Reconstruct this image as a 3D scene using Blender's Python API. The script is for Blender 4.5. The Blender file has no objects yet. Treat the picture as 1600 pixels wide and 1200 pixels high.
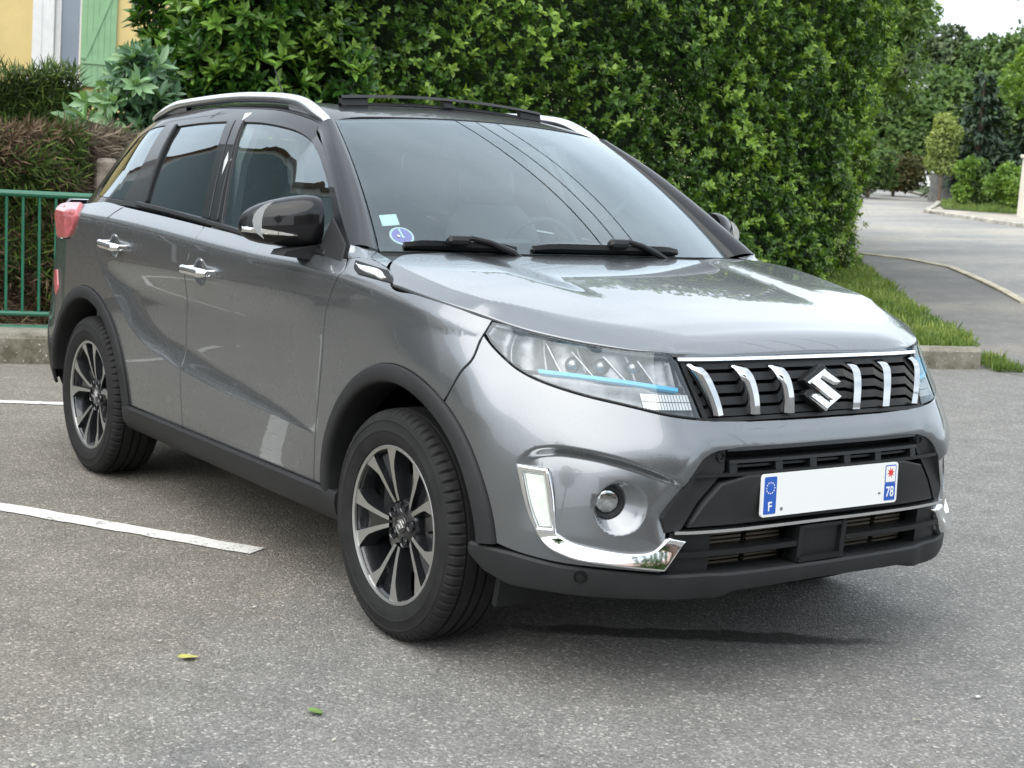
import bpy, bmesh, math, random
import numpy as np
from mathutils import Vector, Matrix, Euler
from mathutils.geometry import delaunay_2d_cdt
scene = bpy.context.scene
COL = scene.collection
R_ = math.radians
# ---------------------------------------------------------------- camera
cam_d = bpy.data.cameras.new('camera'); cam = bpy.data.objects.new('camera', cam_d); COL.objects.link(cam)
scene.camera = cam
cam_d.sensor_width = 36; cam_d.lens = 52.382; cam_d.clip_start = .05; cam_d.clip_end = 3000
_yaw, _pitch, _roll = 2.5222, -.1347, .0534
_f = Vector((math.cos(_yaw)*math.cos(_pitch), math.sin(_yaw)*math.cos(_pitch), math.sin(_pitch)))
_r = Vector((math.sin(_yaw), -math.cos(_yaw), 0)); _u = _r.cross(_f)
_r2 = _r*math.cos(_roll)+_u*math.sin(_roll); _u2 = -_r*math.sin(_roll)+_u*math.cos(_roll)
cam.matrix_world = Matrix(((_r2.x,_u2.x,-_f.x,3.4987),(_r2.y,_u2.y,-_f.y,-2.9711),(_r2.z,_u2.z,-_f.z,1.2952),(0,0,0,1)))
cam_d.dof.use_dof = True; cam_d.dof.focus_distance = 4.6; cam_d.dof.aperture_fstop = 9.0
# ---------------------------------------------------------------- sky and sun (bright overcast)
SUN_EL, SUN_AZ = 52, -70       # azimuth of the sun's direction in the xy plane, degrees from +x
world = bpy.data.worlds.new('World'); scene.world = world; world.use_nodes = True
nt = world.node_tree; nt.nodes.clear()
def wn(t, **k):
    n = nt.nodes.new(t)
    for a, b in k.items(): setattr(n, a, b)
    return n
sky = wn('ShaderNodeTexSky', sky_type='NISHITA'); sky.sun_disc = False
sky.sun_elevation = R_(SUN_EL); sky.sun_rotation = R_(90-SUN_AZ); sky.air_density = 1.2; sky.dust_density = 3.0
bw = wn('ShaderNodeRGBToBW'); nt.links.new(sky.outputs[0], bw.inputs[0])
tc = wn('ShaderNodeTexCoord'); nz = wn('ShaderNodeTexNoise'); nz.inputs['Scale'].default_value = 2.6; nz.inputs['Detail'].default_value = 6
mp = wn('ShaderNodeMapping'); mp.inputs['Scale'].default_value = (1,1,2.2)
nt.links.new(tc.outputs['Generated'], mp.inputs[0]); nt.links.new(mp.outputs[0], nz.inputs['Vector'])
rp = wn('ShaderNodeValToRGB'); rp.color_ramp.elements[0].position = .30; rp.color_ramp.elements[0].color = (4.3,4.85,5.35,1)
rp.color_ramp.elements[1].position = .72; rp.color_ramp.elements[1].color = (7.0,7.45,7.95,1)
nt.links.new(nz.outputs['Fac'], rp.inputs[0])
mx = wn('ShaderNodeMix', data_type='RGBA'); mx.inputs[0].default_value = .86
nt.links.new(sky.outputs[0], mx.inputs[6]); nt.links.new(rp.outputs[0], mx.inputs[7])
bg = wn('ShaderNodeBackground'); bg.inputs[1].default_value = .15
nt.links.new(mx.outputs[2], bg.inputs[0]); wo = wn('ShaderNodeOutputWorld'); nt.links.new(bg.outputs[0], wo.inputs[0])
sun_d = bpy.data.lights.new('sun', 'SUN'); sun_d.energy = 1.5; sun_d.angle = R_(75); sun_d.color = (1,.96,.9)
sun = bpy.data.objects.new('sun', sun_d); COL.objects.link(sun)
_sd = Vector((math.cos(R_(SUN_EL))*math.cos(R_(SUN_AZ)), math.cos(R_(SUN_EL))*math.sin(R_(SUN_AZ)), math.sin(R_(SUN_EL))))
sun.rotation_euler = _sd.to_track_quat('Z', 'Y').to_euler()
# ---------------------------------------------------------------- view
vs = scene.view_settings; vs.view_transform = 'Standard'; vs.look = 'None'; vs.exposure = 1.05; vs.gamma = 1
vs.use_curve_mapping = False
scene.cycles.max_bounces = 8; scene.cycles.transparent_max_bounces = 16; scene.cycles.glossy_bounces = 4
scene.cycles.use_denoising = True; scene.cycles.sample_clamp_indirect = 8
# ---------------------------------------------------------------- car body surfaces (vectorised numpy, car frame: x forward, y left, z up)
def cr1(xs, ys, x):
    xs = np.asarray(xs, float); ys = np.asarray(ys, float); x = np.asarray(x, float)
    n = len(xs); x = np.clip(x, xs[0], xs[-1])
    i = np.clip(np.searchsorted(xs, x, side='right')-1, 0, n-2)
    dx = np.diff(xs); sl = np.diff(ys, axis=0)/(dx if ys.ndim == 1 else dx[:, None])
    m = np.empty_like(ys); m[0] = sl[0]; m[-1] = sl[-1]
    w0 = dx[:-1]; w1 = dx[1:]
    if ys.ndim > 1: w0 = w0[:, None]; w1 = w1[:, None]
    m[1:-1] = (sl[:-1]*w1+sl[1:]*w0)/(w0+w1)
    h = dx[i]; t = (x-xs[i])/h
    if ys.ndim == 1: a, b, ma, mb = ys[i], ys[i+1], m[i], m[i+1]
    else:
        j = np.arange(ys.shape[1]); a, b, ma, mb = ys[i, j], ys[i+1, j], m[i, j], m[i+1, j]
    t2 = t*t; t3 = t2*t
    return (2*t3-3*t2+1)*a+(t3-2*t2+t)*h*ma+(-2*t3+3*t2)*b+(t3-t2)*h*mb
def sst(a, b, x):
    t = np.clip((x-a)/(b-a), 0, 1); return t*t*(3-2*t)
_F = {
 .20: [(.72,0),(.72,.2),(.71,.38),(.685,.5),(.64,.58),(.58,.655),(.51,.72),(.44,.77),(.37,.795),(.25,.80)],
 .25: [(.782,0),(.785,.2),(.778,.38),(.752,.5),(.702,.588),(.635,.672),(.555,.742),(.468,.797),(.39,.826),(.25,.83)],
 .32: [(.802,0),(.805,.2),(.798,.38),(.775,.5),(.722,.592),(.65,.68),(.57,.75),(.48,.804),(.40,.834),(.25,.842)],
 .45: [(.815,0),(.814,.2),(.806,.38),(.782,.502),(.728,.596),(.658,.682),(.578,.752),(.486,.808),(.403,.840),(.25,.852)],
 .65: [(.815,0),(.812,.2),(.80,.38),(.775,.5),(.72,.59),(.65,.675),(.57,.745),(.48,.802),(.40,.838),(.25,.860)],
 .72: [(.770,0),(.768,.2),(.762,.38),(.738,.5),(.688,.582),(.615,.672),(.535,.745),(.452,.80),(.375,.84),(.23,.864)],
 .81: [(.737,0),(.733,.2),(.722,.39),(.690,.5),(.635,.58),(.56,.665),(.48,.74),(.405,.79),(.33,.83),(.21,.862)],
 .89: [(.695,0),(.693,.2),(.683,.40),(.652,.5),(.578,.592),(.50,.668),(.43,.722),(.36,.765),(.28,.808),(.18,.845)],
}
_SX = [-.10,-.45,-1.0,-1.5,-2.05,-2.5]
_SW = {.20:.79,.25:.81,.32:.835,.45:.852,.65:.862,.72:.865,.81:.869,.89:.871}
_RK = [.20,.32,.65,.89]
_RR = np.array([
 [(-2.8,.79),(-3.0,.77),(-3.12,.70),(-3.2,.5),(-3.22,.25),(-3.23,0)],
 [(-2.8,.835),(-3.02,.82),(-3.19,.74),(-3.29,.5),(-3.32,.25),(-3.33,0)],
 [(-2.8,.860),(-3.02,.842),(-3.19,.76),(-3.30,.5),(-3.34,.25),(-3.35,0)],
 [(-2.8,.862),(-2.98,.835),(-3.10,.75),(-3.18,.5),(-3.21,.25),(-3.22,0)]])
LEV = sorted(_F)
ROW = [np.array(list(_F[z])+[(x, _SW[z]) for x in _SX]+[(float(cr1(_RK, _RR[:, i, 0], z)), float(cr1(_RK, _RR[:, i, 1], z))) for i in range(6)]) for z in LEV]
_ref = ROW[LEV.index(.65)]
SS = np.concatenate([[0.], np.cumsum(np.hypot(*np.diff(_ref, axis=0).T))])
SMAX = float(SS[-1])
def s_of_x(x): return float(SS[9])+(.25-x)
def zsh(x): return cr1([-3.2,-2.1,-1.0,-.3,.07,.41,.6],[1.02,1.0,.955,.935,.89,.82,.80], x)
_LX=[-2.5,-2.36,-2.249,-2.133,-2.028,-1.873,-1.713,-1.513,-1.254,-1.005,-.705,-.45]
_LZ=[.99,.90,.813,.743,.676,.617,.589,.563,.542,.530,.515,.50]
_UZ=[1.2,1.09,1.0,.91,.825,.725,.672,.656,.622,.593,.555,.505]
def crease(x, z):
    L = cr1(_LX,_LZ,x); Uu = cr1(_LX,_UZ,x)
    A = np.interp(x, [-2.6,-2.2,-1.6,-1.1,-.7,-.47], [.026,.026,.024,.019,.010,0.])*(1-sst(.80,.93,z))
    t = np.clip((z-L)/np.maximum(Uu-L, .004), 0, 1)
    return -A*(1-(1-t)**2.2)
def M0(s, z):
    s = np.atleast_1d(np.asarray(s, float)); z = np.atleast_1d(np.asarray(z, float)); s, z = np.broadcast_arrays(s, z)
    sg = np.where(s < 0, -1., 1.); s = np.abs(s)
    zz = np.clip(z, .20, .89)
    X = np.array([cr1(SS, r[:, 0], s) for r in ROW]); W = np.array([cr1(SS, r[:, 1], s) for r in ROW])
    x = cr1(LEV, X, zz); w = cr1(LEV, W, zz)
    t0 = z-zsh(x)-.058; t = .47*(t0+np.sqrt(t0*t0+.013**2)-.013*.25)/2*(t0 > -.06); t = np.sqrt(np.maximum(t*.80/.47, 0)/2.8); f = sst(s_of_x(-2.8), SS[-3], s)
    w = w-2.8*t*t*sst(SS[6], SS[8], s)*(1-f)
    x = x+1.2*t*t*f+.10*np.maximum(0, z-.89)*sst(SS[-5], SS[-3], s)
    w = w+crease(x, z)*(s > 1)
    return np.stack([x, -sg*w, z], -1)          # s>0 is the car's right side (y<0)
_INT = np.array([(0,.657),(.2791,.6549),(.3997,.6476),(.4354,.6303),(.4739,.584),(.5367,.4819),(.5253,.4441)])
def _segd(s, z, P):
    d = np.full(np.shape(s), 9.)
    for a, b in zip(P[:-1], P[1:]):
        v = b-a; t = np.clip(((s-a[0])*v[0]+(z-a[1])*v[1])/(v@v), 0, 1)
        d = np.minimum(d, np.hypot(s-a[0]-t*v[0], z-a[1]-t*v[1]))
    return d
FOG = (.689,.5115); BOWL = (.648,.503,.068)
def DISP(s, z):
    s = np.abs(s); d = np.zeros(np.shape(s))
    top = cr1([.40,.5124,.6574,.7533,.8357,.8873,.93],[.53,.5745,.6214,.6358,.6357,.6221,.592], s)
    e = top-z
    d -= .030*sst(-.012,.016,e)*np.clip(1-np.maximum(e,0)/np.maximum(top-.415,.02),0,1)**1.2*sst(.46,.57,s)*(1-sst(.86,.935,s))*(z > .40)
    # fog lamp bowl, a cone whose apex is the lamp
    vx, vz = s-FOG[0], z-FOG[1]; r = np.hypot(vx, vz)+1e-9; ux, uz = vx/r, vz/r
    cx, cz = FOG[0]-BOWL[0], FOG[1]-BOWL[1]; b = ux*cx+uz*cz
    R = -b+np.sqrt(np.maximum(0, b*b-(cx*cx+cz*cz)+BOWL[2]**2))
    q = np.clip((r-.02)/(R-.02), 0, 1.2)
    d -= .038*np.where(q < 1, (1-q)*sst(1.15,.8,q), 0)
    # roll into the lower intake
    q = _segd(s, z, _INT)
    d -= .016*np.clip(1-q/.05, 0, 1)**2*(s < .6)
    return d
PITS = ((2.765,.930),(3.590,.966))
def MD(s, z):
    """door skin: body surface with finger dishes behind the handles"""
    P = M0(s, z); s = np.asarray(s, float); z = np.asarray(z, float)
    for a, c in PITS:
        q = np.clip(1-((s-a)/.055)**2-((z-c)/.050)**2, 0, 1); P[..., 1] += .017*q**1.5
    return P
def Nrm(f, u, v, h=1.5e-3):
    n = np.cross(f(u+h, v)-f(u-h, v), f(u, v+h)-f(u, v-h))
    return n/np.maximum(np.linalg.norm(n, axis=-1, keepdims=True), 1e-12)
def MF(s, z):
    return M0(s, z)-DISP(s, z)[..., None]*Nrm(M0, s, z, 2e-3) if np.any(np.abs(s) < 1.1) else M0(s, z)
_GZ=[.98,1.05,1.10,1.20,1.30,1.40,1.46,1.50,1.53,1.56,1.60]; _GW=[.852,.832,.814,.778,.738,.692,.655,.614,.570,.51,.40]
def zroof(x): return cr1([-3.2,-2.85,-2.5,-2.1,-1.6,-1.2,-.95,-.6],[1.44,1.497,1.535,1.560,1.570,1.550,1.505,1.40], x)
def GS(x, z):
    x = np.atleast_1d(np.asarray(x, float)); z = np.atleast_1d(np.asarray(z, float)); x, z = np.broadcast_arrays(x, z)
    drop = 1.570-zroof(np.minimum(x, -.95)); zz = z+drop*sst(1.1, 1.5, z+drop)
    w = cr1(_GZ, _GW, zz)-.02*sst(-1.6, -2.6, x)-.36*np.maximum(0, np.interp(z, [1.1,1.2,1.456,1.6], [-2.5,-2.42,-2.3,-2.25])-x)**2
    return np.stack([x, -w, z], -1)
def RF(x, y):
    x = np.atleast_1d(np.asarray(x, float)); y = np.atleast_1d(np.asarray(y, float)); x, y = np.broadcast_arrays(x, y)
    a = np.abs(y)
    return np.stack([x, y, zroof(x)-.11*a*a-.9*np.maximum(0, a-.45)**2], -1)
def WS(u, v):
    u = np.atleast_1d(np.asarray(u, float)); v = np.atleast_1d(np.asarray(v, float)); u, v = np.broadcast_arrays(u, v)
    a = np.abs(u)
    B = np.stack([-.265-.125*a**2.2, .715*u, 1.075-.006*a*a], -1)
    T = np.stack([-.93-.05*a**2, .565*u, 1.498-.028*a*a], -1)
    p = B+(T-B)*v[..., None]+np.array([.63,0,.78])*(.022*4*v*(1-v))[..., None]
    p[..., 1] *= -1
    return p
_EX=[-.45,-.25,-.074,.044,.149,.235,.304,.37,.437,.517,.608,.660,.685,.695]
_EW=[.80,.83,.852,.845,.828,.802,.770,.747,.717,.653,.558,.47,.38,.2]
_EZ=[1.03,1.01,.990,.980,.967,.952,.937,.926,.916,.902,.890,.885,.882,.880]
def hood_edge_w(x): return cr1(_EX,_EW,x)
def hood_edge_z(x): return cr1(_EX,_EZ,x)
_HX=[-.5,-.3,0,.25,.45,.58,.66,.695,.72]
_HC=[1.084,1.076,1.044,1.008,.972,.942,.912,.882,.85]
def HD(x, y):
    x = np.atleast_1d(np.asarray(x, float)); y = np.atleast_1d(np.asarray(y, float)); x, y = np.broadcast_arrays(x, y)
    a = np.abs(y); zc = cr1(_HX,_HC,x)
    yi = np.interp(x, [-.5,.5],[.50,.38])
    zc = zc+.011*sst(yi-.05, yi+.09, a)*(1-sst(.1,.5,x))-np.interp(x, [-.28,.12],[.013,.030])*(a/.7)**2
    r = np.interp(x, [.25,.62],[.052,.20]); t = np.clip((r-(hood_edge_w(x)-a))/r, 0, 1.1)
    zc = zc-(zc-hood_edge_z(x))*t**np.interp(x, [.2,.6],[1.32,2.2])
    return np.stack([x, y, zc], -1)
# ---------------------------------------------------------------- helpers
def tag(o, label=None, cat=None, group=None, kind=None):
    if label: o['label'] = label
    if cat: o['category'] = cat
    if group: o['group'] = group
    if kind: o['kind'] = kind
    return o
def empty(name, loc=(0,0,0), rot=(0,0,0)):
    o = bpy.data.objects.new(name, None); COL.objects.link(o); o.location = loc; o.rotation_euler = rot
    o.empty_display_size = .2
    return o
MATS = {}
class NB:
    """tiny node builder"""
    def __init__(s, m): s.nt = m.node_tree; s.L = s.nt.links.new
    def n(s, t, ins=None, **k):
        q = s.nt.nodes.new(t)
        for a, b in k.items(): setattr(q, a, b)
        for a, b in (ins or {}).items():
            if isinstance(b, bpy.types.NodeSocket): s.L(b, q.inputs[a])
            else: q.inputs[a].default_value = b
        return q
    def math(s, op, a, b=0., c=None):
        d = {0: a, 1: b}
        if c is not None: d[2] = c
        return s.n('ShaderNodeMath', d, operation=op).outputs[0]
    def mix(s, f, a, b):
        return s.n('ShaderNodeMix', {0: f, 6: a, 7: b}, data_type='RGBA').outputs[2]
    def ramp(s, f, stops):
        q = s.n('ShaderNodeValToRGB', {0: f}); e = q.color_ramp.elements
        while len(e) < len(stops): e.new(.5)
        for i, (p, c) in enumerate(stops):
            e[i].position = p; e[i].color = (*c, 1) if not isinstance(c, (int, float)) else (c, c, c, 1)
        return q.outputs[0]
    def noise(s, scale, detail=3, vec=None, rough=.5):
        d = {'Scale': scale, 'Detail': detail, 'Roughness': rough}
        if vec is not None: d['Vector'] = vec
        return s.n('ShaderNodeTexNoise', d).outputs['Fac']
    def pos(s): return s.n('ShaderNodeNewGeometry').outputs['Position']
    def obj(s): return s.n('ShaderNodeTexCoord').outputs['Object']
def rgba(c): return (*c, 1) if len(c) == 3 else c
def mat(name, color=(.5,.5,.5), rough=.5, metal=0., coat=0., coat_rough=.03, spec=.5, var=0., var_scale=8, bump=0., bump_scale=60, sheen=0., emit=None, ior=None):
    m = bpy.data.materials.new(name); m.use_nodes = True; MATS[name] = m
    b = NB(m); p = m.node_tree.nodes['Principled BSDF']
    p.inputs['Base Color'].default_value = rgba(color); p.inputs['Roughness'].default_value = rough
    p.inputs['Metallic'].default_value = metal; p.inputs['Coat Weight'].default_value = coat; p.inputs['Coat Roughness'].default_value = coat_rough
    p.inputs['Specular IOR Level'].default_value = spec
    if ior: p.inputs['IOR'].default_value = ior
    if var or bump:
        P = b.pos()
    if var:
        f = b.noise(var_scale, 5, P, .6)
        lo = tuple(max(0, c*(1-var)) for c in color); hi = tuple(c*(1+var) for c in color)
        b.L(b.ramp(f, [(.3, lo), (.7, hi)]), p.inputs['Base Color'])
        b.L(b.math('MULTIPLY_ADD', f, .25, rough-.12), p.inputs['Roughness'])
    if bump:
        h = b.noise(bump_scale, 4, P, .6)
        q = b.n('ShaderNodeBump', {'Height': h, 'Strength': bump, 'Distance': .01}); b.L(q.outputs[0], p.inputs['Normal'])
    if emit:
        p.inputs['Emission Color'].default_value = rgba(emit[0]); p.inputs['Emission Strength'].default_value = emit[1]
    return m
def mesh_obj(name, V, F, material, parent=None, N=None, smooth=True, angle=None, mats=None, fmat=None):
    me = bpy.data.meshes.new(name)
    me.from_pydata([tuple(map(float, v)) for v in V], [], [tuple(int(i) for i in f) for f in F])
    if material is not None: me.materials.append(material)
    for m in (mats or []): me.materials.append(m)
    if fmat is not None: me.polygons.foreach_set('material_index', fmat)
    if smooth: me.polygons.foreach_set('use_smooth', [True]*len(me.polygons))
    me.update()
    if N is not None: me.normals_split_custom_set_from_vertices([tuple(map(float, n)) for n in N])
    elif angle: me.set_sharp_from_angle(angle=R_(angle))
    o = bpy.data.objects.new(name, me); COL.objects.link(o)
    if parent: o.parent = parent
    return o
class MB:
    """collects simple shapes into ONE mesh"""
    def __init__(s): s.V = []; s.F = []
    def add(s, V, F):
        k = len(s.V); s.V += [tuple(map(float, v)) for v in V]; s.F += [tuple(i+k for i in f) for f in F]; return s
    def box(s, c, d, rot=None, bev=0.):
        x, y, z = (q/2 for q in d)
        if bev:
            b = min(bev, x*.9, y*.9, z*.9); V = []
            for sx in (-1,1):
                for sy in (-1,1):
                    for sz in (-1,1):
                        V += [(sx*x, sy*(y-b), sz*(z-b)), (sx*(x-b), sy*y, sz*(z-b)), (sx*(x-b), sy*(y-b), sz*z)]
            bm = bmesh.new(); vs = [bm.verts.new(v) for v in V]
            h = bmesh.ops.convex_hull(bm, input=vs); bmesh.ops.recalc_face_normals(bm, faces=bm.faces)
            bm.verts.index_update(); V = [v.co[:] for v in bm.verts]; F = [tuple(q.index for q in f.verts) for f in bm.faces]; bm.free()
        else:
            V = [(a*x, b*y, c_*z) for a in (-1,1) for b in (-1,1) for c_ in (-1,1)]
            F = [(0,1,3,2),(4,6,7,5),(0,4,5,1),(2,3,7,6),(0,2,6,4),(1,5,7,3)]
        M = (rot.to_matrix() if isinstance(rot, Euler) else rot) if rot is not None else None
        V = [(M @ Vector(v) if M is not None else Vector(v))+Vector(c) for v in V]
        return s.add(V, F)
    def tube(s, pts, r, n=8, cap=True, squash=None):
        pts = [Vector(p) for p in pts]; V = []; F = []
        rr = r if hasattr(r, '__len__') else [r]*len(pts)
        up0 = None
        for i, p in enumerate(pts):
            t = (pts[min(i+1, len(pts)-1)]-pts[max(i-1, 0)]).normalized()
            if up0 is None: up0 = Vector((0,0,1)) if abs(t.z) < .9 else Vector((1,0,0))
            a = t.cross(up0).normalized(); b = a.cross(t).normalized(); up0 = b
            for k in range(n):
                w = 2*math.pi*k/n
                V.append(p+(a*math.cos(w)*(squash or 1)+b*math.sin(w))*rr[i])
        for i in range(len(pts)-1):
            for k in range(n):
                F.append((i*n+k, i*n+(k+1)%n, (i+1)*n+(k+1)%n, (i+1)*n+k))
        if cap: F += [tuple(range(n))[::-1], tuple((len(pts)-1)*n+k for k in range(n))]
        return s.add(V, F)
    def lathe(s, prof, n=48, closed=False, axis='y', mod=None):
        """prof: (r, a) a along axis"""
        V = []; F = []; m = len(prof)
        for k in range(n):
            w = 2*math.pi*k/n
            for j, (r, a) in enumerate(prof):
                if mod: r, a = mod(k, j, r, a)
                V.append((r*math.sin(w), a, r*math.cos(w)) if axis == 'y' else (r*math.cos(w), r*math.sin(w), a))
        for k in range(n):
            k2 = (k+1) % n
            for j in range(m if closed else m-1):
                j2 = (j+1) % m
                q = (k*m+j, k2*m+j, k2*m+j2, k*m+j2)
                F.append(q if axis != 'y' else q)
        return s.add(V, F)
    def prism(s, poly, f0, f1):
        """poly list of 2d; f0,f1 map (a,b)->3d for the two caps"""
        n = len(poly); V = [f0(*p) for p in poly]+[f1(*p) for p in poly]
        F = [tuple(range(n))[::-1], tuple(range(n, 2*n))]+[(i, (i+1) % n, n+(i+1) % n, n+i) for i in range(n)]
        return s.add(V, F)
    def build(s, name, m, parent=None, smooth=True, angle=35, fix=True):
        me = bpy.data.meshes.new(name)
        me.from_pydata(s.V, [], s.F)
        if fix:
            bm = bmesh.new(); bm.from_mesh(me); bmesh.ops.recalc_face_normals(bm, faces=bm.faces); bm.to_mesh(me); bm.free()
        me.materials.append(m)
        if smooth:
            me.polygons.foreach_set('use_smooth', [True]*len(me.polygons)); me.update(); me.set_sharp_from_angle(angle=R_(angle))
        o = bpy.data.objects.new(name, me); COL.objects.link(o)
        if parent: o.parent = parent
        return o
    def mirrored(s):
        q = MB(); q.V = [(x,-y,z) for x,y,z in s.V]; q.F = [f[::-1] for f in s.F]; return q
def pip(P, poly):
    """even-odd point in polygon, vectorised"""
    x, y = P[:,0], P[:,1]; ins = np.zeros(len(P), bool); n = len(poly)
    for i in range(n):
        x1, y1 = poly[i]; x2, y2 = poly[(i+1) % n]
        if y1 == y2: continue
        c = ((y1 > y) != (y2 > y)) & (x < (x2-x1)*(y-y1)/(y2-y1)+x1)
        ins ^= c
    return ins
def smooth_line(pts, step=.02):
    """Catmull-Rom through an open list of 2d points"""
    P = [np.array(p, float) for p in pts]; out = []
    if len(P) < 3:
        n = max(1, int(np.linalg.norm(P[1]-P[0])/step)); return [tuple(P[0]+(P[1]-P[0])*k/n) for k in range(n+1)]
    d = [0.]
    for i in range(1, len(P)): d.append(d[-1]+max(1e-6, float(np.linalg.norm(P[i]-P[i-1])))**.7)
    A = np.array(P); n = max(2, int(sum(np.linalg.norm(A[i+1]-A[i]) for i in range(len(A)-1))/step))
    t = np.linspace(0, d[-1], n+1)
    return [tuple(q) for q in np.stack([cr1(d, A[:,0], t), cr1(d, A[:,1], t)], 1)]
def loop(*segs, step=.02):
    """closed outline from smooth segments that share corners"""
    out = []
    for s in segs:
        q = smooth_line(s, step)
        if out and np.hypot(out[-1][0]-q[0][0], out[-1][1]-q[0][1]) < 1e-4: q = q[1:]
        out += q
    if np.hypot(out[-1][0]-out[0][0], out[-1][1]-out[0][1]) < 1e-4: out = out[:-1]
    return np.array(out)
def area2(P): x, y = P[:,0], P[:,1]; return .5*np.sum(x*np.roll(y,-1)-np.roll(x,-1)*y)
def inset(P, g):
    """offset a ccw polygon inwards by g"""
    a = P-np.roll(P,1,0); b = np.roll(P,-1,0)-P
    na = np.stack([-a[:,1], a[:,0]],1); nb = np.stack([-b[:,1], b[:,0]],1)
    na /= np.maximum(np.linalg.norm(na,axis=1,keepdims=True),1e-9); nb /= np.maximum(np.linalg.norm(nb,axis=1,keepdims=True),1e-9)
    m = na+nb; l = np.maximum(np.sum(m*m,1,keepdims=True), .5)
    return P+m*(2*g/l)
def panel_data(outl, f, sgn=1, gap=.002, step=.03, holes=(), depth=.012, er=.0018, off=0., hole_depth=None, extra=None):
    outl = np.asarray(outl, float)
    if area2(outl) < 0: outl = outl[::-1]
    rings = [(inset(outl, gap+er), inset(outl, gap), depth)]
    for h in holes:
        h = np.asarray(h, float)
        if area2(h) > 0: h = h[::-1]
        rings.append((inset(h, gap+er), inset(h, gap), depth if hole_depth is None else hole_depth))
    lo, hi = outl.min(0), outl.max(0)
    gx, gy = np.meshgrid(np.arange(lo[0]+step*.37, hi[0], step), np.arange(lo[1]+step*.41, hi[1], step)); G = np.stack([gx.ravel(), gy.ravel()],1)
    if len(G):
        ins = pip(G, rings[0][0])
        for r in rings[1:]: ins &= ~pip(G, r[0])
        G = G[ins]
        B = np.concatenate([r[0] for r in rings])
        if len(G):
            dm = np.min(((G[:,None,:]-B[None,:,:])**2).sum(2), 1) if len(G)*len(B) < 4e7 else np.full(len(G), 1.)
            G = G[dm > (step*.3)**2]
    if extra is not None and len(extra):
        E = np.asarray(extra, float); ins = pip(E, inset(rings[0][0], .004))
        for r in rings[1:]: ins &= ~pip(E, r[0])
        E = E[ins]; lim = (step*.35)**2
        if len(G) and len(E):
            keep = np.ones(len(G), bool)
            for i in range(0, len(G), 400): keep[i:i+400] = np.min(((G[i:i+400,None,:]-E[None])**2).sum(2),1) > lim
            G = np.concatenate([G[keep], E])
        else: G = np.concatenate([G, E]) if len(G) else E
    pts = []; edges = []
    for r0, _, _ in rings:
        k = len(pts); n = len(r0); pts += [Vector(p) for p in r0]; edges += [(k+i, k+(i+1) % n) for i in range(n)]
    pts += [Vector(p) for p in G]
    v2, e2, f2, ov, oe, of = delaunay_2d_cdt(pts, edges, [], 0, 1e-6)
    P = np.array([tuple(v) for v in v2]); T = np.array([tuple(t) for t in f2 if len(t) == 3])
    c = P[T].mean(1); ins = pip(c, rings[0][0])
    for r in rings[1:]: ins &= ~pip(c, r[0])
    T = T[ins]
    X = f(P[:,0], P[:,1]); N = Nrm(f, P[:,0], P[:,1])*sgn
    if off: X = X+N*off
    V = [X]; NN = [N]; F = [tuple(t) if sgn > 0 else tuple(t[::-1]) for t in T]
    k = len(X)
    for r0, r1, dp in rings:
        n = len(r0)
        A = f(r0[:,0], r0[:,1]); An = Nrm(f, r0[:,0], r0[:,1])*sgn
        Bp = f(r1[:,0], r1[:,1]); Bn = Nrm(f, r1[:,0], r1[:,1])*sgn
        A = A+An*off; Bp = Bp+Bn*off
        t = Bp-A; t /= np.maximum(np.linalg.norm(t,axis=1,keepdims=True),1e-9)
        q1 = Bp-Bn*er; q2 = Bp-Bn*dp
        n1 = An*.45+t; n1 /= np.linalg.norm(n1,axis=1,keepdims=True)
        V += [A, q1, q2]; NN += [An, n1, t]
        for i in range(n):
            j = (i+1) % n
            for a, b in ((0,1),(1,2)):
                q = (k+a*n+i, k+b*n+i, k+b*n+j, k+a*n+j)
                F.append(q if sgn > 0 else q[::-1])
        k += 3*n
    V = np.concatenate(V); NN = np.concatenate(NN)
    return V, F, NN
def panel(name, outl, f, m, parent, sides='R', **k):
    V, F, N = panel_data(outl, f, **k); out = []
    if 'R' in sides: out.append(mesh_obj(name, V, F, m, parent[0] if isinstance(parent, (list, tuple)) else parent, N))
    if 'L' in sides:
        S = np.array([1,-1,1]); out.append(mesh_obj(name, V*S, [q[::-1] for q in F], m, parent[1] if isinstance(parent, (list, tuple)) else parent, N*S))
    return out if len(out) > 1 else out[0]
def grid_data(P, N=None, flip=False):
    """P (n,m,3)"""
    n, m = P.shape[:2]; F = []
    for i in range(n-1):
        for j in range(m-1):
            q = (i*m+j, (i+1)*m+j, (i+1)*m+j+1, i*m+j+1); F.append(q[::-1] if flip else q)
    return P.reshape(-1,3), F
def grids(name, P, m, parent, sides='R', flip=False, angle=35, close=False):
    """lofted sheet(s) with auto normals; mirrored to the left when asked"""
    out = []
    for i, sd in enumerate('RL'):
        if sd not in sides: continue
        Q = P if sd == 'R' else P*np.array([1,-1,1])
        V, F = grid_data(Q, flip=flip != (sd == 'L'))
        if close:
            n, mm = P.shape[:2]
            F.append(tuple(range(mm))); F.append(tuple((n-1)*mm+k for k in range(mm))[::-1])
        par = parent[i] if isinstance(parent, (list, tuple)) else parent
        b = MB(); b.V = [tuple(map(float, v)) for v in V]; b.F = F
        out.append(b.build(name, m, par, angle=angle, fix=close))
    return out if len(out) > 1 else out[0]
_M = lambda s, z: M0(s, z)
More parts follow.
